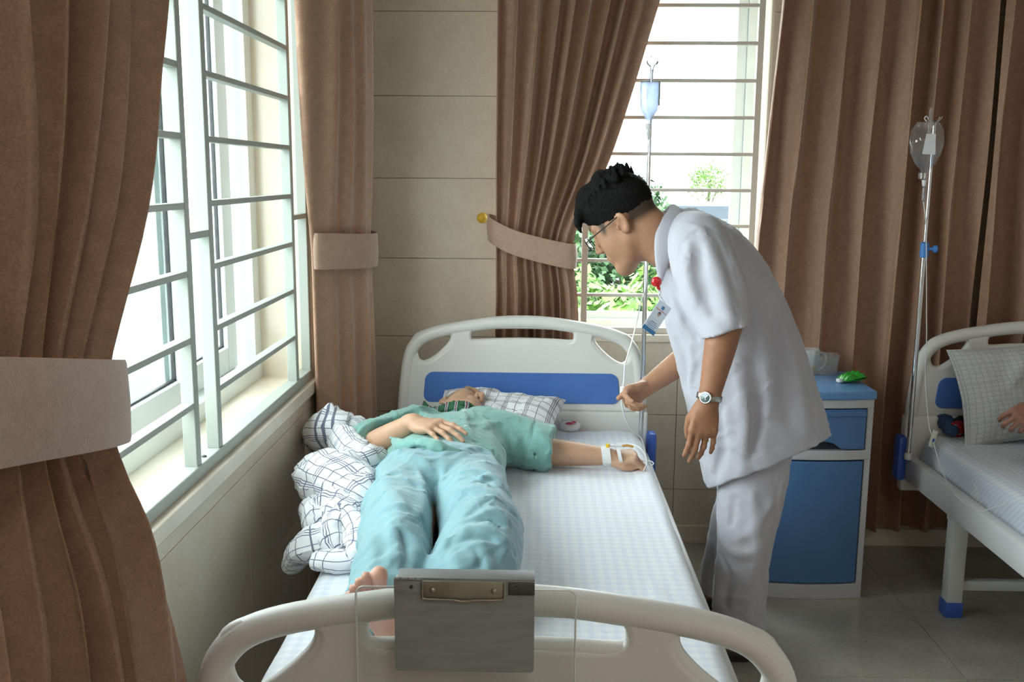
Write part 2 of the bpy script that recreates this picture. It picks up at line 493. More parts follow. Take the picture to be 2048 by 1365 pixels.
w1p('bolt_cap', MB().lathe([(0, .8435), (.006, .8435), (.006, .845), (.003, .847)], (gx0 + .018, 2.165, 0), n=10), MT['gasket'])

# ---- back window
w2 = empty('window_2', (.33, Y_B, .87)); tag(w2, kind='structure')
def w2p(name, mb, mat, par=None):
    o = mb.build(name, mat, smooth=False); o.parent = par or w2; o.data.transform(Matrix.Translation((-.33, -Y_B, -.87))); return o
f = MB(); x0, x1 = B_OPEN[0] + .006, B_OPEN[1] - .006
f.box((x0, 4.0, .872), (x1, 4.08, .905)).box((x0, 4.0, 2.49), (x1, 4.08, 2.54)).box((x0, 4.0, .905), (x0 + .05, 4.08, 2.49)).box((x1 - .05, 4.0, .905), (x1, 4.08, 2.49))
w2p('frame', f, MT['alu'])
for a, b, yy in ((x0 + .05, .11, 4.045), (.06, .833, 4.015)):
    s_ = MB()
    s_.box((a, yy, .907), (a + .035, yy + .025, 2.488), bev=.003).box((b - .04, yy, .907), (b, yy + .025, 2.488), bev=.003)
    s_.box((a + .035, yy, .907), (b - .04, yy + .025, .935), bev=.003).box((a + .035, yy, 2.44), (b - .04, yy + .025, 2.488), bev=.003)
    so = w2p('sash', s_, MT['alu']); w2p('pane', MB().box((a + .035, yy + .01, .935), (b - .04, yy + .014, 2.44)), MT['pane'], so)
gy0, gy1 = 3.845, 3.872
for xx in (x0, .184, .838): w2p('grille_post', MB().box((xx, gy0, .895), (xx + .024, gy1, 2.53), bev=.002), MT['grille2'])
w2p('grille_rail', MB().box((x0, gy0 - .003, .872), (.862, gy1 + .004, .896), bev=.002), MT['grille2'])
w2p('grille_rail', MB().box((x0, gy0 - .003, 2.51), (.862, gy1 + .004, 2.535), bev=.002), MT['grille2'])
for k in range(11):
    z = 1.025 + .139 * k
    for a, b in ((x0 + .024, .184), (.208, .838)):
        w2p('grille_bar', MB().box((a, gy0 + .002, z - .0065), (b, gy1 - .002, z + .0065), bev=.0015), MT['grille2'])

# ------------------------------------------------------------------ outside
led = MB().box((-1.0, 4.13, .80), (2.2, 4.42, .86), bev=.01).build('trim_5', MT['white'], smooth=False); tag(led, kind='structure')
MT['leaf1'] = M('bright_green_leaf', (.085, .185, .028), .5, var=(3, (.15, .26, .045)))
MT['leaf2'] = M('dark_green_leaf', (.028, .075, .024), .5, var=(3, (.055, .12, .035)))
MT['bark'] = M('tree_bark', (.16, .12, .09), .9, var=(8, (.10, .08, .06)), bump=(20, .5))
MT['lawn'] = M('distant_lawn', (.070, .095, .085), .9, var=(.05, (.085, .105, .095)))
gr = MB().grid(np.array([[(-90., -60, -7.5), (120., -60, -7.5)], [(-90., 150, -7.5), (120., 150, -7.5)]])).build('ground_outside', MT['lawn'], smooth=False); tag(gr, kind='structure')
def tree(c, rad, n, mat, label, seed):
    rg = np.random.RandomState(seed); c = np.array(c)
    t = empty('tree', (c[0], c[1], -7.5)); tag(t, label, 'tree', 'trees outside the window')
    o = np.array((c[0], c[1], -7.5)); zt = c[2] - o[2]
    tb = MB().tube(crom([(0, 0, 0), (.1, .05, zt * .35), (-.05, .1, zt * .7), (.05, 0, zt)], 4), [.22 - .012 * k for k in range(13)], 8)
    for k in range(5):
        a = k * 1.26; tb.tube([(0, 0, zt * (.45 + .08 * k)), (math.cos(a) * rad * .35, math.sin(a) * rad * .35, zt * (.6 + .07 * k)), (math.cos(a) * rad * .65, math.sin(a) * rad * .65, zt * (.68 + .07 * k))], [.1, .06, .03], 6)
    tb.build('trunk', MT['bark'], t)
    # clumps of leaves: quads scattered over many small lobes
    nl = 46; lobes = rg.normal(size=(nl, 3)); lobes /= np.linalg.norm(lobes, axis=1)[:, None]; lobes *= rg.uniform(.45, .85, (nl, 1)) * np.array([rad, rad, rad * .8]); lr = rg.uniform(.22, .38, nl) * rad
    idx = rg.randint(0, nl, n); d = rg.normal(size=(n, 3)); d /= np.linalg.norm(d, axis=1)[:, None]
    p = lobes[idx] + d * (lr[idx] * rg.uniform(.75, 1.05, n))[:, None] + np.array([0, 0, zt])
    nrm = d + rg.normal(size=(n, 3)) * .5; nrm /= np.linalg.norm(nrm, axis=1)[:, None]
    a = np.cross(nrm, rg.normal(size=(n, 3))); a /= np.linalg.norm(a, axis=1)[:, None]; b = np.cross(nrm, a)
    s1 = rg.uniform(.055, .115, n)[:, None]; s2 = s1 * .55
    V = np.stack([p - a * s1, p + b * s2, p + a * s1, p - b * s2], 1).reshape(-1, 3)
    me = bpy.data.meshes.new('crown'); me.from_pydata(V.tolist(), [], [(4 * i, 4 * i + 1, 4 * i + 2, 4 * i + 3) for i in range(n)])
    link_mesh('crown', me, mat, t)
tree((1.75, 13.5, -1.25), 1.75, 15000, MT['leaf1'], 'bright yellow-green tree crown closest below the window', 3)
tree((.35, 14.5, -1.3), 1.6, 12000, MT['leaf1'], 'bright green tree crown half hidden by the tied curtain', 4)
tree((1.6, 19, -.55), 2.3, 15000, MT['leaf2'], 'darker green tree rising behind the bright crowns', 5)
tree((-1.9, 23, -.3), 2.4, 8000, MT['leaf2'], 'dark green tree behind the curtained side of the window', 6)
tree((10.2, 58, 1.2), 1.5, 1500, MT['leaf1'], 'small far green treetop above the white building', 8)
MT['roofg'] = M('pale_blue_grey_roof', (.060, .072, .092), .6, var=(2, (.066, .080, .100)))
MT['winglass'] = M('dark_far_window', (.10, .14, .18), .2, var=(2, (.14, .18, .22)))
bl = empty('building', (9.0, 48, -7.5)); tag(bl, 'long white building with blue-grey roof band beyond the trees', 'building')
def blp(name, a, b, mat, par=None):
    o = MB().box(np.array(a) - (9.0, 48, -7.5), np.array(b) - (9.0, 48, -7.5)).build(name, mat, par or bl, smooth=False); return o
blp('wall', (3.5, 45, -7.5), (13.5, 52, -.45), MT['white'])
blp('roof', (3.3, 44.7, -.45), (13.7, 52.3, .12), MT['roofg'])
for k in range(7):
    x = 4.5 + k * 1.25
    wn = blp('window', (x, 44.95, -.95), (x + .8, 45.02, -.5), MT['alu'])
    for q in (0, 1): blp('pane', (x + .06 + q * .38, 44.92, -.92), (x + .36 + q * .38, 44.96, -.53), MT['winglass'], wn)

# ------------------------------------------------------------------ added fill lamps, out of view, to brighten the camera-facing sides
MT['fill_body'] = M('white_fill_housing', (.8, .8, .8), .5, var=(5, (.76, .76, .76)))
def emis(name, col, k):
    m = bpy.data.materials.new(name); m.use_nodes = True; t = m.node_tree; t.nodes.clear()
    e = nd(t, 'ShaderNodeEmission'); e.inputs[0].default_value = (*col, 1); e.inputs[1].default_value = k
    o = nd(t, 'ShaderNodeOutputMaterial'); lnk(t, e.outputs[0], o.inputs[0]); return m
MT['fill_light'] = emis('fill_light_emitter', (1, .97, .92), FILL)
for x, y, lab in ((.5, -1.0, 'added fill lamp on the ceiling behind the camera'), (2.3, -1.7, 'second added fill lamp, behind the camera to the right')):
    cl = empty('fill_lamp', (x, y, Z_C)); tag(cl, lab, 'lamp', 'added fill lamps')
    MB().box((-.16, -.62, -.05), (.16, .62, 0), bev=.006).build('housing', MT['fill_body'], cl)
    MB().box((-.14, -.6, -.062), (.14, .6, -.05), bev=.004).build('diffuser', MT['fill_light'], cl)

# ------------------------------------------------------------------ curtains
def fabric(name, c1, c2, sheen=.35):
    m, t, b = nmat(name)
    tc = nd(t, 'ShaderNodeTexCoord')
    n = nd(t, 'ShaderNodeTexNoise'); n.inputs['Scale'].default_value = 260; n.inputs['Detail'].default_value = 3
    lnk(t, tc.outputs['Object'], n.inputs['Vector'])
    n2 = nd(t, 'ShaderNodeTexNoise'); n2.inputs['Scale'].default_value = 40; n2.inputs['Detail'].default_value = 5
    lnk(t, tc.outputs['Object'], n2.inputs['Vector'])
    f = math_n(t, 'ADD', math_n(t, 'MULTIPLY', n.outputs[0], .6), math_n(t, 'MULTIPLY', n2.outputs[0], .4))
    r = nd(t, 'ShaderNodeMapRange'); r.inputs[1].default_value = .4; r.inputs[2].default_value = .62; lnk(t, f, r.inputs[0])
    lnk(t, mixc(t, r.outputs[0], c1, c2), b.inputs['Base Color'])
    b.inputs['Roughness'].default_value = .6; b.inputs['Sheen Weight'].default_value = sheen; b.inputs['Sheen Roughness'].default_value = .4
    bp = nd(t, 'ShaderNodeBump'); bp.inputs['Strength'].default_value = .35; bp.inputs['Distance'].default_value = .002
    lnk(t, n.outputs[0], bp.inputs['Height']); lnk(t, bp.outputs[0], b.inputs['Normal'])
    return m
MT['curtain'] = fabric('brown_satin_weave_curtain', (.34, .188, .118), (.44, .255, .168))

def curtain(parent, name, ends, rows, npl, amp, seed, lin=None, mat=None, per=14, sharp=.75, z_wob=0.0):
    """ends(z) -> (A, B) plan points; pleated sheet hung between them; amp(z) pleat depth; lin(z): fold lean"""
    rg = np.random.RandomState(seed)
    n = npl * per + 1
    s = np.linspace(0, 1, n)
    wdt = rg.uniform(.7, 1.35, npl); cw = np.concatenate([[0], np.cumsum(wdt)]) / wdt.sum()
    ph = np.interp(s, cw, np.arange(npl + 1))            # phase with uneven pleats
    ampl = rg.uniform(.65, 1.15, npl + 1)
    a_s = np.interp(ph, np.arange(npl + 1), ampl)
    P = []
    for k, z in enumerate(rows):
        A, B = ends(z); A, B = np.array(A), np.array(B)
        d = B - A; L = np.linalg.norm(d); nrm = np.array([d[1], -d[0]]) / L
        wv = np.sin(2 * math.pi * ph + .5 * np.sin(ph * 1.7 + z * .8))
        wv = np.sign(wv) * np.abs(wv) ** sharp
        side = .35 * np.cos(2 * math.pi * ph) / npl       # folds lean over a little
        am = amp(z)
        off = am * a_s * wv + .006 * np.sin(ph * 2.1 + 3 * z) + .12 * am * np.sin(4 * math.pi * ph + 5 * z)
        ss = s + side * min(1.0, am / .03) * .5
        xy = A[None] + d[None] * ss[:, None] + nrm[None] * off[:, None]
        zz = np.full(n, z) + (z_wob * np.sin(ph * 6.28) if k in (0, len(rows) - 1) else 0)
        P.append(np.column_stack([xy, zz]))
    mb = MB().grid(np.array(P))
    return mb.build(name, mat or MT['curtain'], parent, auto=None)

def lerp_tab(tab):
    zs = np.array([q[0] for q in tab]); vals = np.array([q[1:] for q in tab], float)
    o = np.argsort(zs); zs, vals = zs[o], vals[o]
    def f(z):
        # smooth interpolation
        i = int(np.clip(np.searchsorted(zs, z) - 1, 0, len(zs) - 2)); t = np.clip((z - zs[i]) / (zs[i + 1] - zs[i]), 0, 1)
        m = lambda q: (vals[min(q + 1, len(zs) - 1)] - vals[max(q - 1, 0)]) / (zs[min(q + 1, len(zs) - 1)] - zs[max(q - 1, 0)])
        h = zs[i + 1] - zs[i]; t2, t3 = t * t, t ** 3
        return (2 * t3 - 3 * t2 + 1) * vals[i] + (t3 - 2 * t2 + t) * h * m(i) + (-2 * t3 + 3 * t2) * vals[i + 1] + (t3 - t2) * h * m(i + 1)
    return f
def tie(parent, pts, hgt, lean=0.0, mat=None, th=.004):
    """a band of cloth following plan points (x, y, z) with height hgt"""
    c = crom(pts, 6, closed=True); P = []
    for q, e in ((-1, 0), (-.9, .003), (0, .006), (.9, .003), (1, 0)):
        row = c.copy(); ctr = c[:, :2].mean(0); d = row[:, :2] - ctr; d /= np.linalg.norm(d, axis=1)[:, None]
        row[:, :2] += d * e; row[:, 2] += q * hgt / 2; P.append(row)
    return MB().grid(np.array(P), closed_u=True).build('tieback', mat or MT['curtain_tie'], parent, auto=None)
MT['curtain_tie'] = fabric('brown_satin_tieback', (.39, .24, .17), (.46, .295, .215), .5)

# foreground curtain on the near side of the left window
c1 = empty('curtain', (-.6, 1.1, 0)); tag(c1, 'large brown curtain in the near corner, gathered by a wide tieback', 'curtain', 'brown window curtains')
inv = Matrix.Translation((.6, -1.1, 0))
tab = lerp_tab([(2.72, .45, 1.80), (2.1, .52, 1.755), (1.76, .58, 1.70), (1.53, .66, 1.60), (1.32, .74, 1.45), (1.19, .80, 1.365), (1.08, .78, 1.40), (.97, .72, 1.47), (.68, .60, 1.58), (.3, .52, 1.64), (.05, .5, 1.66)])
ap = lerp_tab([(2.72, .078), (1.8, .080), (1.45, .068), (1.25, .040), (1.1, .040), (.9, .060), (.05, .062)])
o = curtain(c1, 'cloth', lambda z: ((-.63 - .01 * max(0, 1 - z), tab(z)[0]), (-.63 - .01 * max(0, 1 - z), tab(z)[1])), np.linspace(2.72, .05, 70), 9, lambda z: float(ap(z)[0]), 11, sharp=1.0)
o.data.transform(inv)
o = tie(c1, [(-.552, 1.22, 1.20), (-.548, 1.0, 1.245), (-.555, .85, 1.275), (-.62, .72, 1.30), (-.70, .9, 1.265), (-.70, 1.15, 1.21), (-.66, 1.335, 1.175), (-.588, 1.345, 1.175)], .118)
o.data.transform(inv)

# narrow curtain gathered at the far end of the left window
c2 = empty('curtain', (-.66, 3.35, 0)); tag(c2, 'slim tied curtain between the left window and the room corner', 'curtain', 'brown window curtains')
inv = Matrix.Translation((.66, -3.35, 0))
def bundle(parent, name, prof, zs, seed, npl, amp):
    """closed gathered bundle: prof(z) -> list of plan points (open curve facing the room)"""
    rg = np.random.RandomState(seed); P = []; n = 110
    wd = rg.uniform(.5, 1.5, npl); cw = np.concatenate([[0], np.cumsum(wd)]) / wd.sum()
    for z in zs:
        c = crom(prof(z), 10); L = np.concatenate([[0], np.cumsum(np.linalg.norm(np.diff(c, axis=0), axis=1))]); L /= L[-1]
        s = np.linspace(0, 1, n); xy = np.column_stack([np.interp(s, L, c[:, 0]), np.interp(s, L, c[:, 1])])
        tg = np.gradient(xy, axis=0); nr = np.column_stack([tg[:, 1], -tg[:, 0]]); nr /= np.linalg.norm(nr, axis=1)[:, None]
        ph = np.interp(s, cw, np.arange(npl + 1))
        off = amp(z) * (np.sin(2 * math.pi * ph + .4 * math.sin(z * 2))) * np.clip(.3 + 1.2 * s, 0, 1)
        P.append(np.column_stack([xy + nr * off[:, None], np.full(n, z)]))
    return MB().grid(np.array(P)).build(name, MT['curtain'], parent, auto=None)
tb2 = lerp_tab([(2.72, 0, 0), (1.78, 0, 0), (1.30, .05, 1), (1.22, .05, 1), (.9, .03, .4), (.05, .02, 0)])
def prof2(z):
    e, q = tb2(z); lo = float(np.interp(z, [.05, .75, 1.25, 1.9, 2.7], [3.16, 3.15, 3.13, 3.02, 2.93]))
    return [(-.70 + .0, lo + .30), (-.728, lo + .02), (-.70, lo - .005 + e * .3), (-.625, lo + .14 + e), (-.583 - e * .25, 3.40), (-.590 - e * .2, 3.50), (-.64, 3.56), (-.70, 3.57)]
am2 = lerp_tab([(2.72, .012), (1.5, .010), (1.25, .004), (.9, .008), (.05, .012)])
o = bundle(c2, 'cloth', prof2, np.linspace(2.72, .06, 70), 5, 9, lambda z: float(am2(z)[0])); o.data.transform(inv)
o = tie(c2, [(-.715, 3.115, 1.25), (-.655, 3.17, 1.245), (-.585, 3.32, 1.235), (-.570, 3.48, 1.23), (-.63, 3.59, 1.235), (-.72, 3.56, 1.25), (-.742, 3.3, 1.25)], .118); o.data.transform(inv)

# curtain on the left half of the back window, tied to the yellow knob
c3 = empty('curtain', (0, 3.70, 0)); tag(c3, 'pleated brown curtain swept aside to the yellow wall knob', 'curtain', 'brown window curtains')
inv = Matrix.Translation((0, -3.70, 0))
tab3 = lerp_tab([(2.72, -.16, .60), (2.13, -.16, .435), (1.77, -.16, .335), (1.54, -.16, .262), (1.30, -.155, .155), (1.20, -.155, .138), (1.05, -.155, .158), (.85, -.16, .165), (.08, -.17, .17)])
ap3 = lerp_tab([(2.72, .035), (1.8, .034), (1.5, .03), (1.27, .018), (1.15, .018), (.9, .028), (.05, .034)])
o = curtain(c3, 'cloth', lambda z: ((tab3(z)[0], 3.71), (tab3(z)[1], 3.70)), np.linspace(2.72, .08, 60), 9, lambda z: float(ap3(z)[0]), 23); o.data.transform(inv)
o = tie(c3, [(-.172, 3.74, 1.30), (-.165, 3.672, 1.285), (-.08, 3.652, 1.245), (.04, 3.65, 1.213), (.13, 3.66, 1.195), (.153, 3.70, 1.195), (.10, 3.745, 1.21), (-.06, 3.75, 1.26)], .095); o.data.transform(inv)
kn = empty('curtain_holdback', (-.208, Y_B, 1.331)); tag(kn, 'yellow ball knob on the wall holding the curtain tieback', 'knob')
MT['yellow'] = M('yellow_plastic_knob', (.72, .42, .03), .35, var=(20, (.66, .38, .03)))
MB().lathe([(0.0, -.032), (.010, -.030), (.017, -.024), (.021, -.014), (.021, -.004), (.016, .006), (.008, .012)], (0, -.045, 0), n=18, axis=1).build('ball', MT['yellow'], kn)
MB().lathe([(.007, -.04), (.007, 0), (.013, 0), (.013, .001)], n=12, axis=1).build('stem', MT['yellow'], kn)
MB().tube(crom([(.014, -.038, -.004), (.03, -.07, -.012), (.045, -.12, -.024)], 4), .003, 6).build('cord', MT['curtain_tie'], kn)

# long curtain over the rest of the back wall
def long_curtain(xa, xb, y, npl, seed, label, ltab=None, amp=.05):
    c = empty('curtain', ((xa + xb) / 2, y, 0)); tag(c, label, 'curtain', 'brown window curtains')
    f = (lambda z: float(ltab(z)[0])) if ltab else (lambda z: xa)
    o = curtain(c, 'cloth', lambda z: ((f(z), y), (xb, y)), np.linspace(2.72, .105, 40), npl, lambda z: amp, seed, z_wob=.006)
    o.data.transform(Matrix.Translation((-(xa + xb) / 2, -y, 0)))
lt = lerp_tab([(2.72, .90), (2.13, .872), (1.6, .842), (1.22, .82), (.1, .80)])
long_curtain(.84, 1.66, 3.735, 7, 31, 'long untied brown curtain hanging behind the nurse and the cabinet', lt, .058)
long_curtain(1.675, 2.75, 3.735, 9, 37, 'long untied brown curtain hanging behind the second bed', None, .060)
# curtain rods
MT['rod'] = M('brushed_curtain_rod', (.45, .40, .35), .3, 1.0, var=(60, (.5, .45, .4)))
for pts, lab in ((((-.62, .2, 2.74), (-.66, 3.7, 2.74)), 'metal curtain rod along the wall of the left window'), (((-.4, 3.71, 2.74), (3.1, 3.71, 2.74)), 'metal curtain rod above the back window')):
    o = MB().tube(pts, .014, 10)
    for e in pts: o.lathe([(0, -.02), (.022, -.012), (.026, 0), (.022, .012), (0, .02)], e, n=12)
    c = (np.array(pts[0]) + pts[1]) / 2
    o = o.build('curtain_rod', MT['rod']); o.data.transform(Matrix.Translation(-Vector(c))); o.location = c; tag(o, lab, 'curtain rod')

# ------------------------------------------------------------------ beds
MT['abs'] = M('off_white_moulded_plastic', (.77, .75, .715), .38, var=(2.5, (.73, .71, .675)), bump=(150, .03))
MT['blue'] = M('blue_plastic_panel', (.065, .165, .47), .35, var=(14, (.07, .18, .50)), bump=(300, .05))
MT['bluecap'] = M('blue_plastic_cap', (.04, .11, .48), .35, var=(14, (.05, .13, .5)))
MT['steelw'] = M('white_painted_steel', (.72, .72, .71), .35, var=(5, (.68, .68, .67)))
MT['sheet'] = M_gingham('pale_blue_checked_sheet', (.80, .81, .85), (.69, .73, .805), .027)
MT['sheet2'] = M_gingham('pale_grey_blue_checked_sheet', (.74, .75, .78), (.58, .62, .72), .024)
MT['chrome'] = M('chrome_tube', (.80, .80, .82), .14, 1.0, var=(40, (.74, .74, .76)))

HB_C = -.045
def rel(u, v, y=3.56, c=HB_C):
    p = at(u, v, y); return (p[0] - c, p[2])
def ring(pts, n=4): return [tuple(p) for p in crom(pts, n, closed=True)]
half = [(.468, .62), (.460, .72), (.445, .82), (.425, .872), (.385, .912), (.32, .938), (.22, .958), (.11, .974), (0, .98)]
OUT = [tuple(p) for p in crom(half + [(-x, z) for x, z in half[-2::-1]], 4)]
tear = [rel(760 + a * .2832, 600 + b * .2832) for a, b in ((250, 335), (268, 278), (335, 247), (430, 233), (495, 240), (511, 272), (488, 320), (420, 382), (350, 425), (300, 432), (262, 402))]
slot = [(-.19, .908), (-.172, .93), (-.1, .938), (0, .940), (.1, .938), (.172, .93), (.19, .908), (.176, .884), (.1, .886), (0, .888), (-.1, .886), (-.176, .884)]

def make_board(dz, front):
    """one moulded board in local coords: x across, z up, board plane at y=0; front = sign of the side with the blue panel"""
    holes = [[(x, z + dz) for x, z in ring(h, 4)] for h in (tear, [(-x, z) for x, z in tear][::-1], slot)]
    pl = stand_up(plate([(x, z + dz) for x, z in OUT], holes, .034, .011, 3))
    oc = np.array(OUT); tg_ = np.gradient(oc, axis=0); nr_ = np.column_stack([-tg_[:, 1], tg_[:, 0]]); nr_ /= np.linalg.norm(nr_, axis=1)[:, None]
    if (nr_[len(oc) // 2] @ np.array((0, 1))) > 0: nr_ = -nr_
    oc = oc + nr_ * .021; arch = [(x, 0, z + dz) for x, z in oc]
    tb = MB().tube(arch, .0235, 14).mesh('t')
    lo = MB().box((-.474, -.024, .33 + dz * .6), (.474, .024, .622 + dz), bev=.01).mesh('l')
    ms = [pl, tb, lo]
    for h in holes:      # thick rolled lips around the grips
        c = np.mean(h, 0); ms.append(MB().tube([(c[0] + (x - c[0]) * 1.09, 0, c[1] + (z - c[1]) * 1.18) for x, z in h], .0145, 8, closed=True).mesh('r'))
    board = merge_meshes('board', ms)
    pts = rrect(-.372, .368, .652 + dz, .768 + dz, .03)
    pts = [(x * (1.0 - .03 * (z - .652 - dz) / .116), z) for x, z in pts]
    pn = stand_up(plate(pts, [], .006, .002, 1)); pn.transform(Matrix.Translation((0, front * .0185, 0)))
    pn.materials.clear()
    return board, pn

def make_bed(cx, y_head, y_foot, label, group):
    L = y_head - y_foot; cy = (y_head + y_foot) / 2
    bed = empty('hospital_bed', (cx, cy, 0)); tag(bed, label, 'bed', group)
    for nm, dz, yy, fr in (('headboard', 0, L / 2, -1), ('footboard', -.094, -L / 2, -1)):
        b, p = make_board(dz, fr)
        bo = link_mesh(nm, b, MT['abs'], bed, loc=(0 if nm == 'headboard' else -.008, yy, 0))
        if nm == 'footboard': b.transform(Matrix.Diagonal((1.035, 1, 1, 1)))
        link_mesh('inset_panel', p, MT['blue'], bo)
        for s in (-1, 1):
            bp = MB().box((-.017, -.03, -.085), (.017, .03, .085), bev=.012).build('bumper', MT['bluecap'], bo, loc=(s * .488, -.028 if nm == 'headboard' else .028, .465))
    for s in (-1, 1):
        MB().box((s * .455 - .018, -L / 2 + .03, .385), (s * .455 + .018, L / 2 - .03, .475), bev=.004).build('side_rail', MT['steelw'], bed)
        for yy in (-.72, .72):
            lg = MB().box((s * .405 - .026, yy - .026, .045), (s * .405 + .026, yy + .026, .40), bev=.003).build('leg', MT['steelw'], bed)
            MB().box((s * .405 - .030, yy - .030, 0), (s * .405 + .030, yy + .030, .055), bev=.004).build('foot_cap', MT['bluecap'], lg)
    for yy in (-.72, .72):
        MB().box((-.40, yy - .014, .095), (.40, yy + .014, .13), bev=.003).build('cross_bar', MT['steelw'], bed)
        MB().box((-.44, yy - .014, .345), (.44, yy + .014, .385), bev=.003).build('cross_bar', MT['steelw'], bed)
    MB().box((-.44, -L / 2 + .04, .43), (.44, L / 2 - .04, .455), bev=.003).build('deck', MT['steelw'], bed)
    return bed
bed1 = make_bed(HB_C, 3.56, 1.38, 'white hospital bed with blue headboard panel on which the patient lies', 'hospital beds')
bed2 = make_bed(1.86, 3.56, 1.38, 'second white hospital bed, beside the blue cabinet, partly in view', 'hospital beds')

def make_mattress(x0, x1, y0, y1, z0, z1, mat, label, seed):
    cx, cy = (x0 + x1) / 2, (y0 + y1) / 2; hw, hl = (x1 - x0) / 2, (y1 - y0) / 2
    mb = MB(); nu, nv = 60, 120; r = .045
    # rounded top sheet with a soft drape down the sides
    us = np.concatenate([np.linspace(-1.0, -.001, nu // 2), np.linspace(.001, 1.0, nu // 2)])
    def prof(h):      # arc-length parameter across the top, going down both sides
        flat = h - r; arc = r * math.pi / 2; side = (z1 - z0) - r
        tot = flat + arc + side; out = []
        for s in np.linspace(-tot, tot, 90):
            a = abs(s); sg = np.sign(s)
            if a <= flat: out.append((s, 0.0))
            elif a <= flat + arc:
                th = (a - flat) / r; out.append((sg * (flat + r * math.sin(th)), -r * (1 - math.cos(th))))
            else: out.append((sg * h, -r - (a - flat - arc)))
        return np.array(out)
    pu = prof(hw)
    yv = np.concatenate([[-hl, -hl, -hl], -hl + r - r * np.cos(np.linspace(0, math.pi / 2, 6)), np.linspace(-hl + r, hl - r, 70)[1:-1], hl - r + r * np.sin(np.linspace(0, math.pi / 2, 6)), [hl, hl, hl]])
    zd = np.concatenate([[-(z1 - z0), -.07, -.05], -r * (1 - np.sin(np.linspace(0, math.pi / 2, 6))), np.zeros(68), -r * (1 - np.cos(np.linspace(0, math.pi / 2, 6))), [-.05, -.07, -(z1 - z0)]])
    P = np.zeros((len(yv), len(pu), 3))
    for i in range(len(yv)):
        P[i, :, 0] = pu[:, 0]; P[i, :, 1] = yv[i]; P[i, :, 2] = z1 + np.maximum(pu[:, 1] + zd[i], -(z1 - z0))
    Q = P + np.array([cx, cy, 0])
    top = np.exp(-((P[..., 2] - z1) / .03) ** 2)
    w_ = .0035 * snoise(Q * np.array([1, .5, 1]), 3.0, seed) + .0015 * snoise(Q, 9, seed + 1)
    P[..., 2] += w_ * top
    P[..., 0] += (1 - top) * np.sign(P[..., 0]) * .004 * snoise(Q, 4, seed + 2)
    o = MB().grid(P).build('mattress', mat, auto=None, loc=(cx, cy, 0)); tag(o, label, 'mattress', 'mattresses under checked sheets')
    return o
MZ = .5625
make_mattress(-.520, .396, 1.44, 3.515, .455, MZ, MT['sheet'], 'mattress under the patient, fitted with a pale blue checked sheet', 3)
make_mattress(1.445, 2.29, 1.44, 3.515, .455, MZ, MT['sheet2'], 'mattress of the second bed with a finely checked grey-blue sheet', 13)

# ------------------------------------------------------------------ chart holder and clipboard on the footboard
MT['acrylic'] = M_clear('clear_acrylic', (.975, .98, .97), .08, .02)
MT['acr_edge'] = M_clear('acrylic_edge', (.95, .97, .96), .3, .3, milk=.8)
MT['steel'] = M('brushed_steel', (.33, .333, .333), .5, .25, var=(16, (.285, .287, .288)), stretch=(1, 1, 6), bump=(90, .05))
MT['steel_d'] = M('polished_dark_steel', (.16, .155, .15), .22, .9, var=(18, (.10, .10, .10)))
MT['brassy'] = M('tarnished_clip_metal', (.38, .35, .27), .35, .6, var=(26, (.30, .28, .21)))
ac = empty('chart_holder', (-.097, 1.335, .882)); tag(ac, 'clear acrylic chart holder hung on the footboard', 'chart holder')
ol = rrect(-.162, .162, -.34, .018, .012)
pm = stand_up(plate(ol, [], .003, .0004, 1)); pm.materials.clear(); link_mesh('sheet', pm, MT['acrylic'], ac)
MB().tube([(x, 0, z) for x, z in ol], .0017, 6, closed=True).build('edge', MT['acr_edge'], ac)
hk = MB().box((-.06, .001, .008), (.06, .085, .0105), bev=.001).box((-.06, .083, -.03), (.06, .0855, .01), bev=.001).build('hook', MT['acrylic'], ac)
cb = empty('clipboard', (-.096, 1.30, .866)); cb.scale = (.95, 1, .97); tag(cb, 'steel patient chart clipboard with spring clip at the foot of the bed', 'clipboard')
f0 = stand_up(plate(rrect(-.1055, .1055, -.078, .066, .006), [], .003, .0008, 1)); f0.materials.clear(); link_mesh('cover', f0, MT['steel'], cb, loc=(0, -.004, 0))
MB().box((-.1055, .0, -.076), (.1055, .022, .062), bev=.002).build('back_plate', MT['steel'], cb)
MB().box((-.102, -.004, .0645), (.1055, .030, .0685), bev=.0015).build('spine', MT['steel'], cb)
MB().box((-.1055, -.0075, .045), (-.064, -.005, .0645), bev=.0006).build('hinge_plate', MT['steel'], cb)
MB().box((.066, -.0075, .045), (.1055, -.005, .0645), bev=.0006).build('hinge_plate', MT['steel_d'], cb)
for x in (-.079, .078): MB().lathe([(0, -.0015), (.0028, -.001), (.0028, .001)], (x, -.0085, .056), n=10, axis=1).build('rivet', MT['steel_d'], cb)
for k in range(4): MB().tube([(-.1055 + k * .011, -.0045, .0665), (-.0965 + k * .011, -.0045, .0665)], .0024, 8).build('hinge_knuckle', MT['steel'], cb)
cp = MB().box((-.061, -.011, .0395), (.059, -.008, .0665), bev=.0012).build('clip', MT['brassy'], cb)
MB().tube(crom([(-.062, -.0115, .067), (-.062, -.0125, .045), (-.058, -.013, .040), (-.02, -.013, .0388), (0, -.0135, .0372), (.02, -.013, .0388), (.056, -.013, .040), (.060, -.0125, .045), (.060, -.0115, .067)], 5), .0017, 6).build('wire', MT['brassy'], cp)
for x in (-.047, .045): MB().lathe([(0, -.003), (.003, -.0025), (.0045, -.001), (.0045, .001)], (x, -.0115, .053), n=12, axis=1).build('rivet', MT['brassy'], cp)

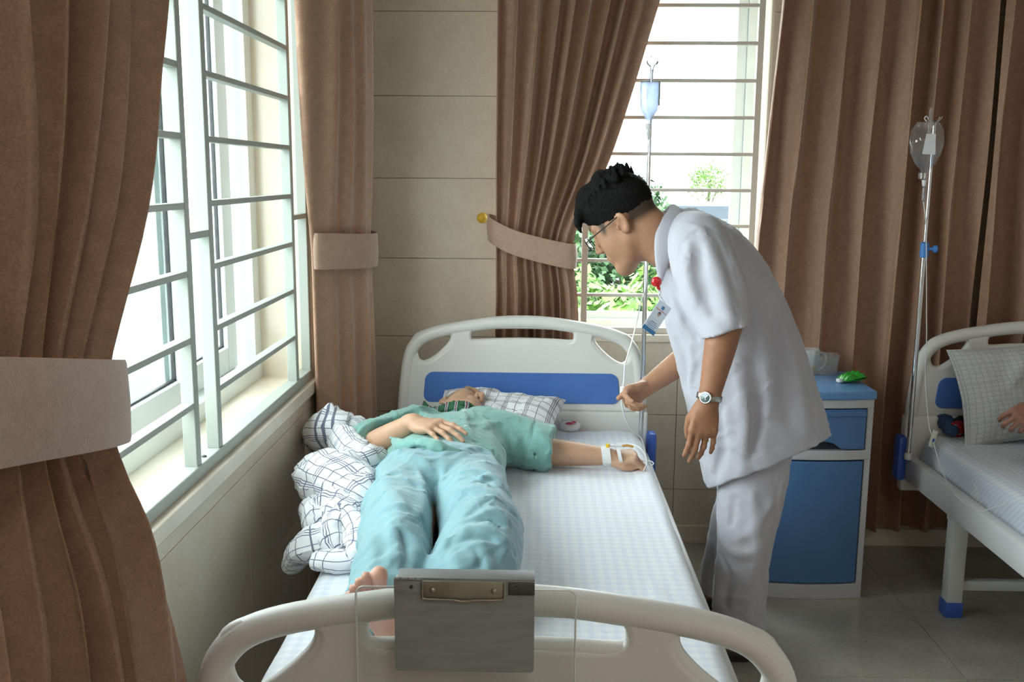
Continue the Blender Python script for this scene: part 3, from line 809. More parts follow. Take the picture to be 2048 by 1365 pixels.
# ------------------------------------------------------------------ bedside cabinet
MT['cab'] = M('light_grey_plastic', (.56, .56, .58), .4, var=(4, (.52, .52, .54)), bump=(120, .04))
MT['cabblue'] = M('cabinet_blue_plastic', (.075, .19, .40), .4, var=(10, (.07, .175, .375)), bump=(220, .05))
MT['cabtop'] = M('cabinet_top_blue', (.13, .29, .56), .3, var=(10, (.12, .27, .52)), bump=(220, .04))
MT['darkgap'] = M('dark_inner_gap', (.02, .025, .04), .8, var=(10, (.03, .03, .05)))
CX0, CX1, CY0, CY1 = .775, 1.187, 3.315, 3.66
cbn = empty('bedside_cabinet', ((CX0 + CX1) / 2, (CY0 + CY1) / 2, 0)); tag(cbn, 'grey and blue plastic bedside cabinet between the two beds', 'cabinet')
cxm, cym = (CX0 + CX1) / 2, (CY0 + CY1) / 2; hw, hd = (CX1 - CX0) / 2, (CY1 - CY0) / 2
def bow(x, b=.022): return -b * (1 - (x / hw) ** 2)          # the front bows outwards
def bowed(z0, z1, x0, x1, yb, off, top_cut=None):
    """block with a bowed front, plan outline x0..x1, back at yb"""
    n = 14; xs = np.linspace(x0, x1, n); fr = [(x, -hd + bow(x) + off) for x in xs]
    zb = [z0 if top_cut is None else z0 + top_cut(x) for x in xs]
    vs = []; fs = []
    for (x, y), zz in zip(fr, zb): vs += [(x, y, zz), (x, y, z1), (x, yb, zz), (x, yb, z1)]
    for i in range(n - 1):
        a, b = 4 * i, 4 * i + 4
        fs += [(a, b, b + 1, a + 1), (a + 1, b + 1, b + 3, a + 3), (a + 2, a + 3, b + 3, b + 2), (a, a + 2, b + 2, b)]
    fs += [(0, 1, 3, 2), (4 * n - 4, 4 * n - 2, 4 * n - 1, 4 * n - 3)]
    return MB().add(vs, fs)
def bev_obj(o, w_=.004):
    m = o.modifiers.new('bevel', 'BEVEL'); m.width = w_; m.segments = 2; m.limit_method = 'ANGLE'; return o
body = MB(); 
for a, b in ((-hw, -hw + .022), (hw - .022, hw)): body.box((a, -hd, 0), (b, hd, .735))
body.box((-hw, hd - .015, 0), (hw, hd, .735))
bm_ = bowed(.0, .055, -hw, hw, hd, 0); body.add(bm_.v, bm_.f)
bm_ = bowed(.518, .552, -hw, hw, hd, 0); body.add(bm_.v, bm_.f)
bm_ = bowed(.704, .735, -hw, hw, hd, 0); body.add(bm_.v, bm_.f)
bo = body.build('body', MT['cab'], cbn, smooth=False); bev_obj(bo, .003)
o = bowed(.735, .765, -hw - .006, hw + .006, hd, -.008).build('top', MT['cabtop'], cbn, smooth=False); bev_obj(o, .006)
o = bowed(.060, .512, -hw + .026, hw - .026, -hd + .02, .002).build('door', MT['cabblue'], cbn, smooth=False); bev_obj(o)
dr = bowed(.556, .700, -hw + .026, hw - .026, -hd + .02, .000, lambda x: .028 * max(0, 1 - max(0, abs(x) - .06) / .04) if abs(x) < .1 else 0).build('drawer', MT['cabblue'], cbn, smooth=False); bev_obj(dr)
o = bowed(.676, .695, -hw + .027, hw - .027, -hd + .02, -.007).build('grip', MT['cabblue'], dr, smooth=False); bev_obj(o, .003)
bowed(.056, .516, -hw + .023, hw - .023, hd - .02, .022).build('inner_box', MT['darkgap'], cbn, smooth=False)
bowed(.553, .703, -hw + .023, hw - .023, hd - .02, .022).build('inner_box', MT['darkgap'], cbn, smooth=False)
CT = .765
# things on the cabinet
MT['glass'] = M_clear('clear_mug_glass', (.93, .95, .95), .22, .02, milk=.20)
MT['box_pl'] = M_clear('frosted_clear_plastic', (.92, .93, .95), .12, .15, milk=.10)
MT['tea'] = M('pale_yellow_tea', (.62, .45, .10), .1, var=(30, (.58, .42, .1)))
MT['green'] = M('green_foil_packet', (.03, .38, .03), .25, var=(30, (.02, .30, .02)), coat=.5)
p = atz(1617, 748, CT); mg = empty('glass_mug', (p[0], p[1], CT)); tag(mg, 'clear glass mug with a little yellow tea on the cabinet', 'mug')
MB().lathe([(.030, .0), (.033, .003), (.036, .05), (.0375, .095), (.0345, .095), (.033, .05), (.029, .008), (0, .008)], n=24, cap=False).build('cup', MT['glass'], mg)
MB().lathe([(0, .009), (.0295, .009), (.0325, .036), (0, .036)], n=20, cap=False).build('tea', MT['tea'], mg)
MB().tube(crom([(.033, 0, .082), (.055, 0, .078), (.062, 0, .055), (.052, 0, .028), (.031, 0, .016)], 6), .0045, 8).build('handle', MT['glass'], mg)
p = atz(1646, 752, CT); bxp = empty('plastic_box', (p[0] + .01, p[1] + .045, CT)); tag(bxp, 'empty frosted plastic tub behind the glass mug', 'box')
P = []
for z, s, e in ((0, .0, 0), (0, 1, 0), (.07, 1.12, 0), (.072, 1.22, 0), (.073, 1.22, .001), (.0725, 1.10, 0), (.003, .96, 0), (.003, 0, 0)):
    P.append([(x * s, y * s, z + e) for x, y in rrect(-.047, .047, -.036, .036, .012)])
MB().grid(np.array(P), closed_u=True).build('tub', MT['box_pl'], bxp)
p = atz(1703, 765, CT); gp = empty('green_packet', (p[0], p[1], CT), math.radians(18)); tag(gp, 'small crumpled green foil packet on the cabinet top', 'packet')
n = 14; P = np.zeros((2 * n, n, 3)); rg = np.random.RandomState(2)
for i in range(n):
    for j in range(n):
        u, v = i / (n - 1) * 2 - 1, j / (n - 1) * 2 - 1
        t = .017 * (max(0, 1 - abs(u) ** 4) * max(0, 1 - abs(v) ** 2.5)) ** .6
        x, y = .045 * u * (1 - .08 * v * v), .032 * v
        wv = .004 * math.sin(7 * u + 3 * v) + .003 * math.sin(11 * v - 4 * u)
        P[i, j] = (x, y, .018 + t + wv * (t / .017 + .2) + .006 * u); P[2 * n - 1 - i, j] = (x, y, .016 - t * .8 + .005 * max(0, u))
o = MB().grid(P).build('pouch', MT['green'], gp, auto=None)
MB().box((-.06, -.012, .003), (-.043, .01, .016), bev=.003).build('wipe_corner', M('white_tissue', (.85, .85, .85), .9, var=(40, (.8, .8, .8))), gp)

# ------------------------------------------------------------------ pillows, quilt, blanket
WH, NV = (.80, .81, .84), (.035, .045, .12)
MT['plaid'] = M_tartan('white_quilt_with_navy_grid', WH, NV, (.06, .13, .20, .46, .74), (.06, .13, .20, .46, .74), .85, .85, .013)
MT['plaid_pillow'] = M_tartan('white_pillow_with_dark_grid', (.78, .78, .80), (.06, .06, .09), (.2, .27, .34, .75), (.2, .27, .34, .75), 5.5, 4.0, .016)
MT['plaid_grey'] = M_tartan('grey_white_pillow_with_thin_grid', (.58, .57, .56), (.30, .31, .33), (.08, .16, .4, .64, .88), (.08, .16, .4, .64, .88), 7.0, 5.0, .016, fade=.6)
def pillow(name, w_, l_, th, mat, label, seed, flop=0.0):
    n, m = 44, 34; P = np.zeros((n, m, 3)); Q = np.zeros((n, m, 3)); uv = np.zeros((n, m, 2)); rg = np.random.RandomState(seed)
    u = np.linspace(-1, 1, n)[:, None] * np.ones((1, m)); v = np.linspace(-1, 1, m)[None] * np.ones((n, 1))
    pinch = 1 - .10 * (1 - v ** 2) * np.abs(u) ** 6 - 0
    x = w_ / 2 * u * (1 - .07 * (1 - v ** 2)); y = l_ / 2 * v * (1 - .07 * (1 - u ** 2))
    body = np.clip(1 - np.abs(u) ** 3.2, 0, 1) ** .6 * np.clip(1 - np.abs(v) ** 3.0, 0, 1) ** .6
    base = np.stack([x, y, 0 * x], -1)
    wr = .006 * snoise(base + seed, 9, seed) + .012 * snoise(base + seed, 3.5, seed + 3)
    P = np.stack([x, y, th * body + wr * (.2 + body)], -1); Q = np.stack([x, y, -th * .7 * body + wr * (.2 + .3 * body) - .002], -1)
    uv = np.stack([(u + 1) / 2, (v + 1) / 2], -1)
    mb = MB().grid(P, uv); mb.grid(Q[::-1], uv[::-1])
    o = mb.build(name, mat, auto=None); tag(o, label, 'pillow', 'checked pillows')
    return o
pl = pillow('pillow', .46, .36, .065, MT['plaid_pillow'], 'white pillow with dark grid lines under the patient, against the headboard', 4)
pl.location = (-.140, 3.33, MZ + .082); pl.rotation_euler = (math.radians(15), math.radians(2), math.radians(-10))
pl2 = pillow('pillow', .60, .36, .075, MT['plaid_grey'], 'plump grey-white checked pillow propped on the second bed', 9)
pl2.location = (1.81, 3.45, MZ + .182); pl2.rotation_euler = (Matrix.Rotation(math.radians(3), 3, 'Z') @ Matrix.Rotation(math.radians(70), 3, 'X') @ Matrix.Rotation(math.radians(6), 3, 'Z')).to_euler()

def roll(mb, path, rw, rh, uoff=0.0, seed=0, n=26, scale=.085, lump=.18):
    """puffy fold of quilt: tube with flattened, lumpy cross-section and running cloth coordinates"""
    c = crom(path, 9); m = len(c); L = np.concatenate([[0], np.cumsum(np.linalg.norm(np.diff(c, axis=0), axis=1))])
    tg = np.gradient(c, axis=0); tg /= np.linalg.norm(tg, axis=1)[:, None]
    P = np.zeros((m, n + 1, 3)); uv = np.zeros((m, n + 1, 2)); ss = L / L[-1]
    rw_ = np.interp(ss, np.linspace(0, 1, len(rw)), rw); rh_ = np.interp(ss, np.linspace(0, 1, len(rh)), rh)
    endc = np.clip(np.minimum(ss, 1 - ss) / .10, 0, 1) ** .5
    for i in range(m):
        side = np.cross(tg[i], (0, 0, 1)); side /= np.linalg.norm(side); up = np.cross(side, tg[i])
        a = np.linspace(0, 2 * math.pi, n + 1)
        q = np.stack([np.cos(a), np.sin(a)], -1)
        pos = c[i] + side * (q[:, :1] * rw_[i]) * endc[i] + up * (q[:, 1:] * rh_[i]) * endc[i]
        nrm = side * q[:, :1] + up * q[:, 1:]
        lmp = lump * min(rw_[i], rh_[i]) * (snoise(pos, 7, seed) * .9 + .45 * snoise(pos, 19, seed + 1)) * endc[i]
        P[i] = pos + nrm * lmp[:, None]
        uv[i, :, 0] = a * (rw_[i] + rh_[i]) / 2 / scale + uoff; uv[i, :, 1] = L[i] / scale + uoff * .7
    mb.grid(P, uv)
def W_(u, v, z): return atz(u, v, z)
q = MB()
roll(q, [W_(640, 905, .61), W_(648, 878, .65), W_(668, 865, .68), W_(700, 868, .675), W_(722, 885, .66)], [.05, .08, .09, .08, .04], [.05, .07, .075, .06, .04], .1, 1)
roll(q, [W_(668, 872, .67), W_(695, 897, .675), W_(722, 920, .665), W_(748, 922, .64)], [.03, .045, .055, .04], [.05, .055, .055, .04], .35, 2)
roll(q, [W_(640, 960, .63), W_(690, 945, .65), W_(730, 930, .655), W_(750, 915, .64)], [.05, .075, .07, .04], [.05, .06, .055, .04], .6, 3)
roll(q, [W_(618, 968, .62), W_(640, 950, .655), W_(690, 972, .665), W_(735, 1010, .645), W_(752, 1030, .62)], [.05, .095, .10, .075, .04], [.05, .075, .085, .07, .04], .0, 4)
roll(q, [W_(630, 1015, .60), W_(665, 1022, .615), W_(712, 1040, .61), W_(745, 1045, .60)], [.05, .075, .07, .04], [.04, .05, .05, .03], .2, 5)
roll(q, [W_(650, 1070, .60), W_(645, 1035, .625), W_(675, 1025, .64), W_(718, 1045, .63), W_(738, 1062, .61)], [.04, .05, .055, .05, .03], [.045, .055, .06, .05, .03], .5, 6)
roll(q, [W_(680, 1110, .59), W_(672, 1075, .615), W_(690, 1052, .63), W_(715, 1075, .62), W_(715, 1110, .60), W_(690, 1128, .585)], [.03, .042, .045, .05, .05, .035], [.04, .05, .055, .05, .04, .03], .15, 7)
roll(q, [W_(578, 1142, .50), W_(605, 1105, .555), W_(640, 1085, .59), W_(668, 1075, .60)], [.035, .055, .06, .04], [.022, .032, .042, .04], .7, 8)
roll(q, [W_(622, 1124, .575), W_(655, 1122, .583), W_(690, 1122, .585), W_(722, 1100, .585)], [.03, .045, .045, .03], [.02, .026, .03, .025], .3, 9)
o = q.build('quilt', MT['plaid'], auto=None); tag(o, 'rumpled white quilt with navy grid bunched between patient and wall', 'quilt')

# folded blanket of the second bed
b = MB()
MT['plaid_bl'] = M_tartan('grey_blanket_with_dark_grid', (.50, .50, .51), (.10, .11, .14), (.1, .3, .5, .7, .9), (.1, .3, .5, .7, .9), .35, .35, .03, fade=.7)
roll(b, [(1.60, 3.10, .592), (1.72, 3.06, .60), (1.90, 3.03, .605), (2.2, 3.02, .60)], [.05, .10, .14, .16], [.018, .030, .035, .03], .2, 21, lump=.25)
roll(b, [(1.66, 3.16, .61), (1.8, 3.10, .63), (2.0, 3.06, .63), (2.25, 3.05, .62)], [.03, .07, .09, .1], [.012, .024, .028, .02], .5, 22, lump=.25)
o = b.build('blanket', MT['plaid_bl'], auto=None); tag(o, 'folded grey checked blanket on the second bed beside the pillow', 'blanket')

# white packet with a red mark by the pillow
p = atz(1140, 862, MZ); pk = empty('wrapped_packet', (p[0], p[1], MZ + .010), math.radians(10)); pk.rotation_euler[0] = math.radians(22); tag(pk, 'small white plastic packet with a red mark beside the pillow', 'packet')
MT['packet'] = M('white_plastic_wrap', (.80, .79, .76), .35, var=(20, (.72, .71, .68)), coat=.3)
MT['redmark'] = M('red_print', (.62, .03, .06), .4, var=(30, (.55, .03, .05)))
P = [[(.038 * s * math.cos(a) * (1 + .08 * math.sin(3 * a)), .026 * s * math.sin(a), z) for a in np.linspace(0, 2 * math.pi, 25)[:-1]] for s, z in ((.05, .001), (.95, .001), (1.05, .007), (.95, .016), (.7, .021), (.3, .023), (.02, .0235))]
MB().grid(np.array(P), closed_u=True).build('wrap', MT['packet'], pk, auto=None)
for pts in ([(-.022, -.006), (-.006, -.012), (.010, -.010), (.002, .002), (-.014, .004)], [(.012, -.006), (.022, .0), (.016, .010), (.004, .008)]):
    MB().add([(x, y, .0258 - abs(x) * .10) for x, y in pts], [tuple(range(len(pts)))]).build('print', MT['redmark'], pk, smooth=False)
MB().tube(crom([(-.034, .012, .014), (-.04, .02, .024), (-.03, .026, .03), (-.018, .02, .022)], 4), .0035, 6).build('twist', MT['packet'], pk)

# ------------------------------------------------------------------ implicit modelling of bodies and clothes
def unit(v): v = np.asarray(v, float); return v / (np.linalg.norm(v) + 1e-12)
def smin(a, b, k):
    if k <= 0: return np.minimum(a, b)
    h = np.clip(.5 + .5 * (b - a) / k, 0, 1)
    return b + (a - b) * h - k * h * (1 - h)

class Solid:
    def __init__(s): s.ops = []; s.disp = None
    def add(s, segs, k=.02, op='u'): s.ops.append((segs, k, op)); return s
    def prep(s):
        fl = [(i, fn, a - k - .025, b + k + .025) for i, (segs, k, op) in enumerate(s.ops) for fn, a, b in segs]
        s.fi = [f[:2] for f in fl]; s.LO = np.array([f[2] for f in fl]); s.HI = np.array([f[3] for f in fl])
    def ev(s, P, lo, hi):
        P = P.astype(np.float32); d = np.full(len(P), 1.0, np.float32)
        hit = np.nonzero(((s.LO <= hi) & (s.HI >= lo)).all(1))[0]
        j = 0
        while j < len(hit):
            i = s.fi[hit[j]][0]; dd = s.fi[hit[j]][1](P); j += 1
            while j < len(hit) and s.fi[hit[j]][0] == i: dd = np.minimum(dd, s.fi[hit[j]][1](P)); j += 1
            k, op = s.ops[i][1:]
            if op == 'u': d = smin(d, dd, k)
            elif op == 's': d = -smin(-d, dd, k)
            else: d = np.maximum(d, dd)
        if s.disp is not None:
            near = np.abs(d) < .022
            if near.any(): d[near] += s.disp(P[near])
        return d
    def surface(s, h, n=16):
        """sparse surface nets -> verts, quads"""
        s.prep(); boxes = [(a - .02, b + .02) for segs, k, op in s.ops if op == 'u' for _, a, b in segs]
        org = np.min([a for a, _ in boxes], 0) - 3 * h
        B = n * h; act = set()
        for a, b in boxes:
            i0 = np.floor((a - org) / B).astype(int); i1 = np.floor((b - org) / B).astype(int)
            for i in range(i0[0], i1[0] + 1):
                for j in range(i0[1], i1[1] + 1):
                    for k in range(i0[2], i1[2] + 1): act.add((i, j, k))
        NG = 1 << 14
        g = np.stack(np.meshgrid(*[np.arange(n + 1)] * 3, indexing='ij'), -1).reshape(-1, 3)
        ids, pos, edges = [], [], []
        off = np.array([(i, j, k) for i in (0, 1) for j in (0, 1) for k in (0, 1)])
        E = [(a, b) for a in range(8) for b in range(a + 1, 8) if np.abs(off[a] - off[b]).sum() == 1]
        cg = np.stack(np.meshgrid(*[np.arange(n)] * 3, indexing='ij'), -1)
        lat = np.stack(np.meshgrid(*[np.array((.125, .375, .625, .875))] * 3, indexing='ij'), -1).reshape(-1, 3)
        for blk in sorted(act):
            b0 = np.array(blk) * n
            lo = org + b0 * h; hi = lo + B
            # quick reject using the block centre and corners on a coarse lattice
            dq = s.ev(lo + lat * B, lo, hi)
            if dq.min() > B * .30 or dq.max() < -B * .30: continue
            D = s.ev(lo + g * h, lo, hi).reshape(n + 1, n + 1, n + 1)
            if D.min() > 0 or D.max() < 0: continue
            neg = D < 0
            cnt = sum(neg[o[0]:n + o[0], o[1]:n + o[1], o[2]:n + o[2]].astype(np.int8) for o in off)
            cells = cg[(cnt > 0) & (cnt < 8)]
            if len(cells):
                cv = np.stack([D[cells[:, 0] + o[0], cells[:, 1] + o[1], cells[:, 2] + o[2]] for o in off], 1)
                acc = np.zeros((len(cells), 3)); na = np.zeros(len(cells))
                for a, b in E:
                    x = (cv[:, a] < 0) != (cv[:, b] < 0)
                    t = np.where(x, cv[:, a] / np.where(x, cv[:, a] - cv[:, b], 1), 0)
                    p = off[a] + (off[b] - off[a]) * t[:, None]
                    acc += np.where(x[:, None], p, 0); na += x
                gc = cells + b0
                ids.append((gc[:, 0] * NG + gc[:, 1]) * NG + gc[:, 2]); pos.append(org + (gc + acc / na[:, None]) * h)
            for ax in range(3):
                sl0 = neg[:n, :n, :n]; e = [0, 0, 0]; e[ax] = 1
                sl1 = neg[e[0]:n + e[0], e[1]:n + e[1], e[2]:n + e[2]]
                x = cg[sl0 != sl1]
                if len(x):
                    fl = sl0[x[:, 0], x[:, 1], x[:, 2]]
                    edges.append(np.column_stack([x + b0, np.full(len(x), ax), fl]))
        ids = np.concatenate(ids); pos = np.concatenate(pos); o = np.argsort(ids); ids, pos = ids[o], pos[o]
        ed = np.concatenate(edges); quads = []
        for ax in range(3):
            q = ed[ed[:, 3] == ax]
            u, v = (ax + 1) % 3, (ax + 2) % 3
            cs = []
            for du, dv in ((0, 0), (-1, 0), (-1, -1), (0, -1)):
                c = q[:, :3].copy(); c[:, u] += du; c[:, v] += dv
                cid = (c[:, 0] * NG + c[:, 1]) * NG + c[:, 2]
                j = np.clip(np.searchsorted(ids, cid), 0, len(ids) - 1); cs.append(np.where(ids[j] == cid, j, -1))
            f = np.stack(cs, 1); ok = (f >= 0).all(1); f = f[ok]; fl = q[ok, 4] == 1
            f[~fl] = f[~fl][:, ::-1]; quads.append(f)
        return pos, np.concatenate(quads)
    def build(s, name, h, mat, parent=None, colour=None, smooth=0, n=20, origin=None):
        V, Q = s.surface(h, n)
        for _ in range(smooth):
            acc = np.zeros_like(V); c = np.zeros(len(V))
            for a, b in ((0, 1), (1, 2), (2, 3), (3, 0)):
                np.add.at(acc, Q[:, a], V[Q[:, b]]); np.add.at(acc, Q[:, b], V[Q[:, a]]); np.add.at(c, Q[:, a], 1); np.add.at(c, Q[:, b], 1)
            V = V * .4 + .6 * acc / np.maximum(c, 1)[:, None]
        me = bpy.data.meshes.new(name)
        o_ = np.zeros(3) if origin is None else np.asarray(origin)
        me.vertices.add(len(V)); me.vertices.foreach_set('co', (V - o_).astype(np.float32).ravel())
        me.loops.add(4 * len(Q)); me.loops.foreach_set('vertex_index', Q.astype(np.int32).ravel())
        me.polygons.add(len(Q)); me.polygons.foreach_set('loop_start', np.arange(0, 4 * len(Q), 4, dtype=np.int32)); me.polygons.foreach_set('loop_total', np.full(len(Q), 4, dtype=np.int32))
        me.polygons.foreach_set('use_smooth', np.ones(len(Q), dtype=bool))
        me.update(calc_edges=True); me.validate()
        if colour is not None:
            ca = me.color_attributes.new('tint', 'FLOAT_COLOR', 'POINT')
            ca.data.foreach_set('color', np.column_stack([colour(V), np.ones(len(V))]).astype(np.float32).ravel())
        return link_mesh(name, me, mat, parent, loc=o_ if parent is None else None)

def on_surface(sol, uv, y0, y1, push):
    """points of the solid's surface along camera rays, pushed inwards by push"""
    sol.prep(); out = []; ys = np.linspace(y0, y1, 260)
    for u, v in uv:
        r = ray(u, v); P = CAM + r[None] * (ys / r[1])[:, None]; d = sol.ev(P, P.min(0), P.max(0))
        i = np.nonzero(d < 0)[0]
        if len(i): i = int(i[0])
        else: i = int(np.argmin(d))
        p = P[i]; e = .004
        g = np.array([sol.ev(np.array([p + np.eye(3)[a] * e, p - np.eye(3)[a] * e]), p - .01, p + .01) for a in range(3)]); n = unit(g[:, 0] - g[:, 1])
        out.append(p - n * push)
    return out
def folds(sol, lst, y0, y1):
    """lst: (sign, radius, blend, [(u, v) ...]); all snapped to the surface before any is added"""
    todo = []
    for sg, r, k, uv in lst:
        pts = on_surface(sol, uv, y0, y1, r * .35 if sg > 0 else -r * .25); m = len(pts)
        todo.append((chain(pts, [r * .25] + [r] * (m - 2) + [r * .25], 4), k, 'u' if sg > 0 else 's'))
    for t in todo: sol.add(*t)

def cone(a, b, ra, rb):
    a, b = np.array(a, float), np.array(b, float); d = b - a; L2 = d @ d + 1e-12
    def fn(P):
        q = P - a; t = np.clip(q @ d / L2, 0, 1)
        return np.linalg.norm(q - t[:, None] * d, axis=1) - (ra + (rb - ra) * t)
    r = max(ra, rb); return (fn, np.minimum(a, b) - r, np.maximum(a, b) + r)
def chain(pts, rs, sub=1):
    pts = np.array(pts, float)
    if sub > 1:
        q = crom(np.column_stack([pts, rs]), sub); pts, rs = q[:, :3], q[:, 3]
    return [cone(pts[i], pts[i + 1], rs[i], rs[i + 1]) for i in range(len(pts) - 1)]
def ball(c, r): return [cone(c, np.array(c) + 1e-6, r, r)]
def ell(c, r, R=None):
    c, r = np.array(c, float), np.array(r, float); R = np.eye(3) if R is None else np.array(R)
    def fn(P):
        q = (P - c) @ R                     # columns of R = local axes
        k0 = np.linalg.norm(q / r, axis=1); k1 = np.linalg.norm(q / (r * r), axis=1)
        return k0 * (k0 - 1) / np.maximum(k1, 1e-9)
    e = np.abs(R) @ r
    return [(fn, c - e, c + e)]
def eseg(a, b, u, ra, rb, cut0=None, cut1=None):
    """elliptic cone: ra=(r_u, r_w) at a, rb at b; u lateral direction(s)"""
    a, b = np.array(a, float), np.array(b, float); d = b - a; L = np.linalg.norm(d); ax = d / L
    u0, u1 = (unit(u[0]), unit(u[1]))
    def fn(P):
        q = P - a; t_ = q @ d / (L * L); t = np.clip(t_, 0, 1)[:, None]
        uu = u0 + (u1 - u0) * t; uu = uu - (uu @ ax)[:, None] * ax; uu /= np.linalg.norm(uu, axis=1)[:, None]
        w_ = np.cross(ax, uu); q = q - t * d
        r1 = ra[0] + (rb[0] - ra[0]) * t[:, 0]; r2 = ra[1] + (rb[1] - ra[1]) * t[:, 0]; rm = np.minimum(r1, r2)
        x, y, z = (q * uu).sum(1), (q * w_).sum(1), q @ ax
        k0 = np.sqrt((x / r1) ** 2 + (y / r2) ** 2 + (z / rm) ** 2); k1 = np.sqrt((x / r1 ** 2) ** 2 + (y / r2 ** 2) ** 2 + (z / rm ** 2) ** 2)
        o = k0 * (k0 - 1) / np.maximum(k1, 1e-9)
        if cut0 is not None: o = np.maximum(o, -((P - a) @ cut0))
        if cut1 is not None: o = np.maximum(o, (P - b) @ cut1)
        return o
    r = max(*ra, *rb); return (fn, np.minimum(a, b) - r, np.maximum(a, b) + r)
def eloft(nodes, sub=4, cut0=False, cut1=False, n0=None, n1=None):
    """nodes: (centre, u, r_u, r_w)"""
    arr = np.array([[*c, *unit(u), r1, r2] for c, u, r1, r2 in nodes]); q = crom(arr, sub) if sub > 1 else arr
    m = len(q) - 1
    d0 = unit(n0) if n0 is not None else unit(q[1, :3] - q[0, :3]); d1 = unit(n1) if n1 is not None else unit(q[m, :3] - q[m - 1, :3])
    q32 = q.astype(np.float32); A, D = q32[:-1, :3], q32[1:, :3] - q32[:-1, :3]; L2 = (D * D).sum(1) + 1e-12; AX = D / np.sqrt(L2)[:, None]
    def fn(P):
        t = np.clip((P @ D.T - (A * D).sum(1)) / L2, 0, 1)                       # (N, S)
        d2 = (P * P).sum(1)[:, None] - 2 * (P @ A.T) + (A * A).sum(1) - 2 * t * (P @ D.T - (A * D).sum(1)) + t * t * L2
        i = d2.argmin(1); ti = np.take_along_axis(t, i[:, None], 1)
        n_ = q32[i] + (q32[i + 1] - q32[i]) * ti; ax = AX[i]; v = P - n_[:, :3]
        u = n_[:, 3:6]; u = u - (u * ax).sum(1)[:, None] * ax; u = u / np.linalg.norm(u, axis=1)[:, None]
        r1, r2 = n_[:, 6], n_[:, 7]; rm = np.minimum(r1, r2)
        x, y, z = (v * u).sum(1), (v * np.cross(ax, u)).sum(1), (v * ax).sum(1)
        k0 = np.sqrt((x / r1) ** 2 + (y / r2) ** 2 + (z / rm) ** 2); k1 = np.sqrt((x / r1 ** 2) ** 2 + (y / r2 ** 2) ** 2 + (z / rm ** 2) ** 2)
        o = k0 * (k0 - 1) / np.maximum(k1, 1e-6)
        if cut0: o = np.maximum(o, -((P - q32[0, :3]) @ d0))
        if cut1: o = np.maximum(o, (P - q32[m, :3]) @ d1)
        return o
    r = q[:, 6:8].max(1)[:, None]
    return [(fn, (q[:, :3] - r).min(0), (q[:, :3] + r).max(0))]
def xf(segs, o, R, s=1.0):
    """place locally modelled segments: local -> world p = o + s * R @ l"""
    o, R = np.array(o, float), np.array(R, float); out = []
    for fn, a, b in segs:
        cs = np.array([[(a, b)[i][0], (a, b)[j][1], (a, b)[k][2]] for i in (0, 1) for j in (0, 1) for k in (0, 1)]) @ R.T * s + o
        out.append(((lambda f: lambda P: f((P - o) @ R / s) * s)(fn), cs.min(0), cs.max(0)))
    return out
def plane_cut(p, n):
    p, n = np.array(p, float), unit(n)
    return [(lambda P: (P - p) @ n, np.full(3, -99.), np.full(3, 99.))]

def frame_from(fwd, up):
    """columns: right(x), forward(y), up(z)"""
    y = unit(fwd); z = unit(np.asarray(up) - (np.asarray(up) @ y) * y); return np.column_stack([np.cross(y, z), y, z])

def add_head(s, o, R, sc=1.0, open_eyes=False):
    """o = point midway between the ears; R columns right, forward, up"""
    A = lambda segs, k=.012, op='u': s.add(xf(segs, o, R, sc), k * sc, op)
    A(ell((0, -.012, .045), (.0745, .096, .083)))
    A(ell((0, .030, -.018), (.062, .060, .088)), .03)
    for x in (-1, 1):
        A(chain([(x * .052, .004, -.045), (x * .040, .042, -.085), (x * .012, .074, -.098)], [.018, .018, .018]), .04)
        A(ell((x * .040, .050, -.022), (.027, .032, .040)), .03)
    A(ball((0, .079, -.098), .0165), .018)
    A(chain([(-.045, .070, .040), (-.02, .083, .043), (.02, .083, .043), (.045, .070, .040)], [.010] * 4), .015)
    A(ell((-.031, .098, .022), (.018, .017, .012)), .012, 's'); A(ell((.031, .098, .022), (.018, .017, .012)), .012, 's')
    for x in (-1, 1): A(ell((x * .031, .074, .021), (.017, .014, .0125)), .004)
    A(chain([(0, .086, .032), (0, .097, .008), (0, .110, -.018)], [.008, .0085, .0115]), .010)
    for x in (-1, 1): A(ball((x * .012, .101, -.023), .0085), .006)
    A(ell((0, .088, -.055), (.028, .014, .022)), .014)
    A(chain([(-.022, .086, -.056), (-.009, .0985, -.052), (0, .0985, -.053), (.009, .0985, -.052), (.022, .086, -.056)], [.0035, .006, .006, .006, .0035]), .004)
    A(chain([(-.019, .086, -.059), (0, .097, -.065), (.019, .086, -.059)], [.0035, .0075, .0035]), .004)
    A(chain([(-.023, .092, -.057), (0, .1045, -.0585), (.023, .092, -.057)], [.0016] * 3), .002, 's')
    for x in (-1, 1):
        Re = np.column_stack([unit((1, .0, 0)), unit((0, 1, .22)), unit((0, -.22, 1))]); Rz = np.array([[math.cos(x * .30), -math.sin(x * .30), 0], [math.sin(x * .30), math.cos(x * .30), 0], [0, 0, 1]]) @ Re
        A(ell((x * .078, -.014, .004), (.0075, .0185, .031), Rz), .005)
        A(ell((x * .0865, -.010, .004), (.0075, .0115, .0215), Rz), .003, 's')
        A(chain([(x * .080, .004, -.004), (x * .081, .003, .006)], [.004, .003]), .003)
    A(chain([(0, -.035, -.03), (0, -.045, -.12)], [.056, .056]), .03)

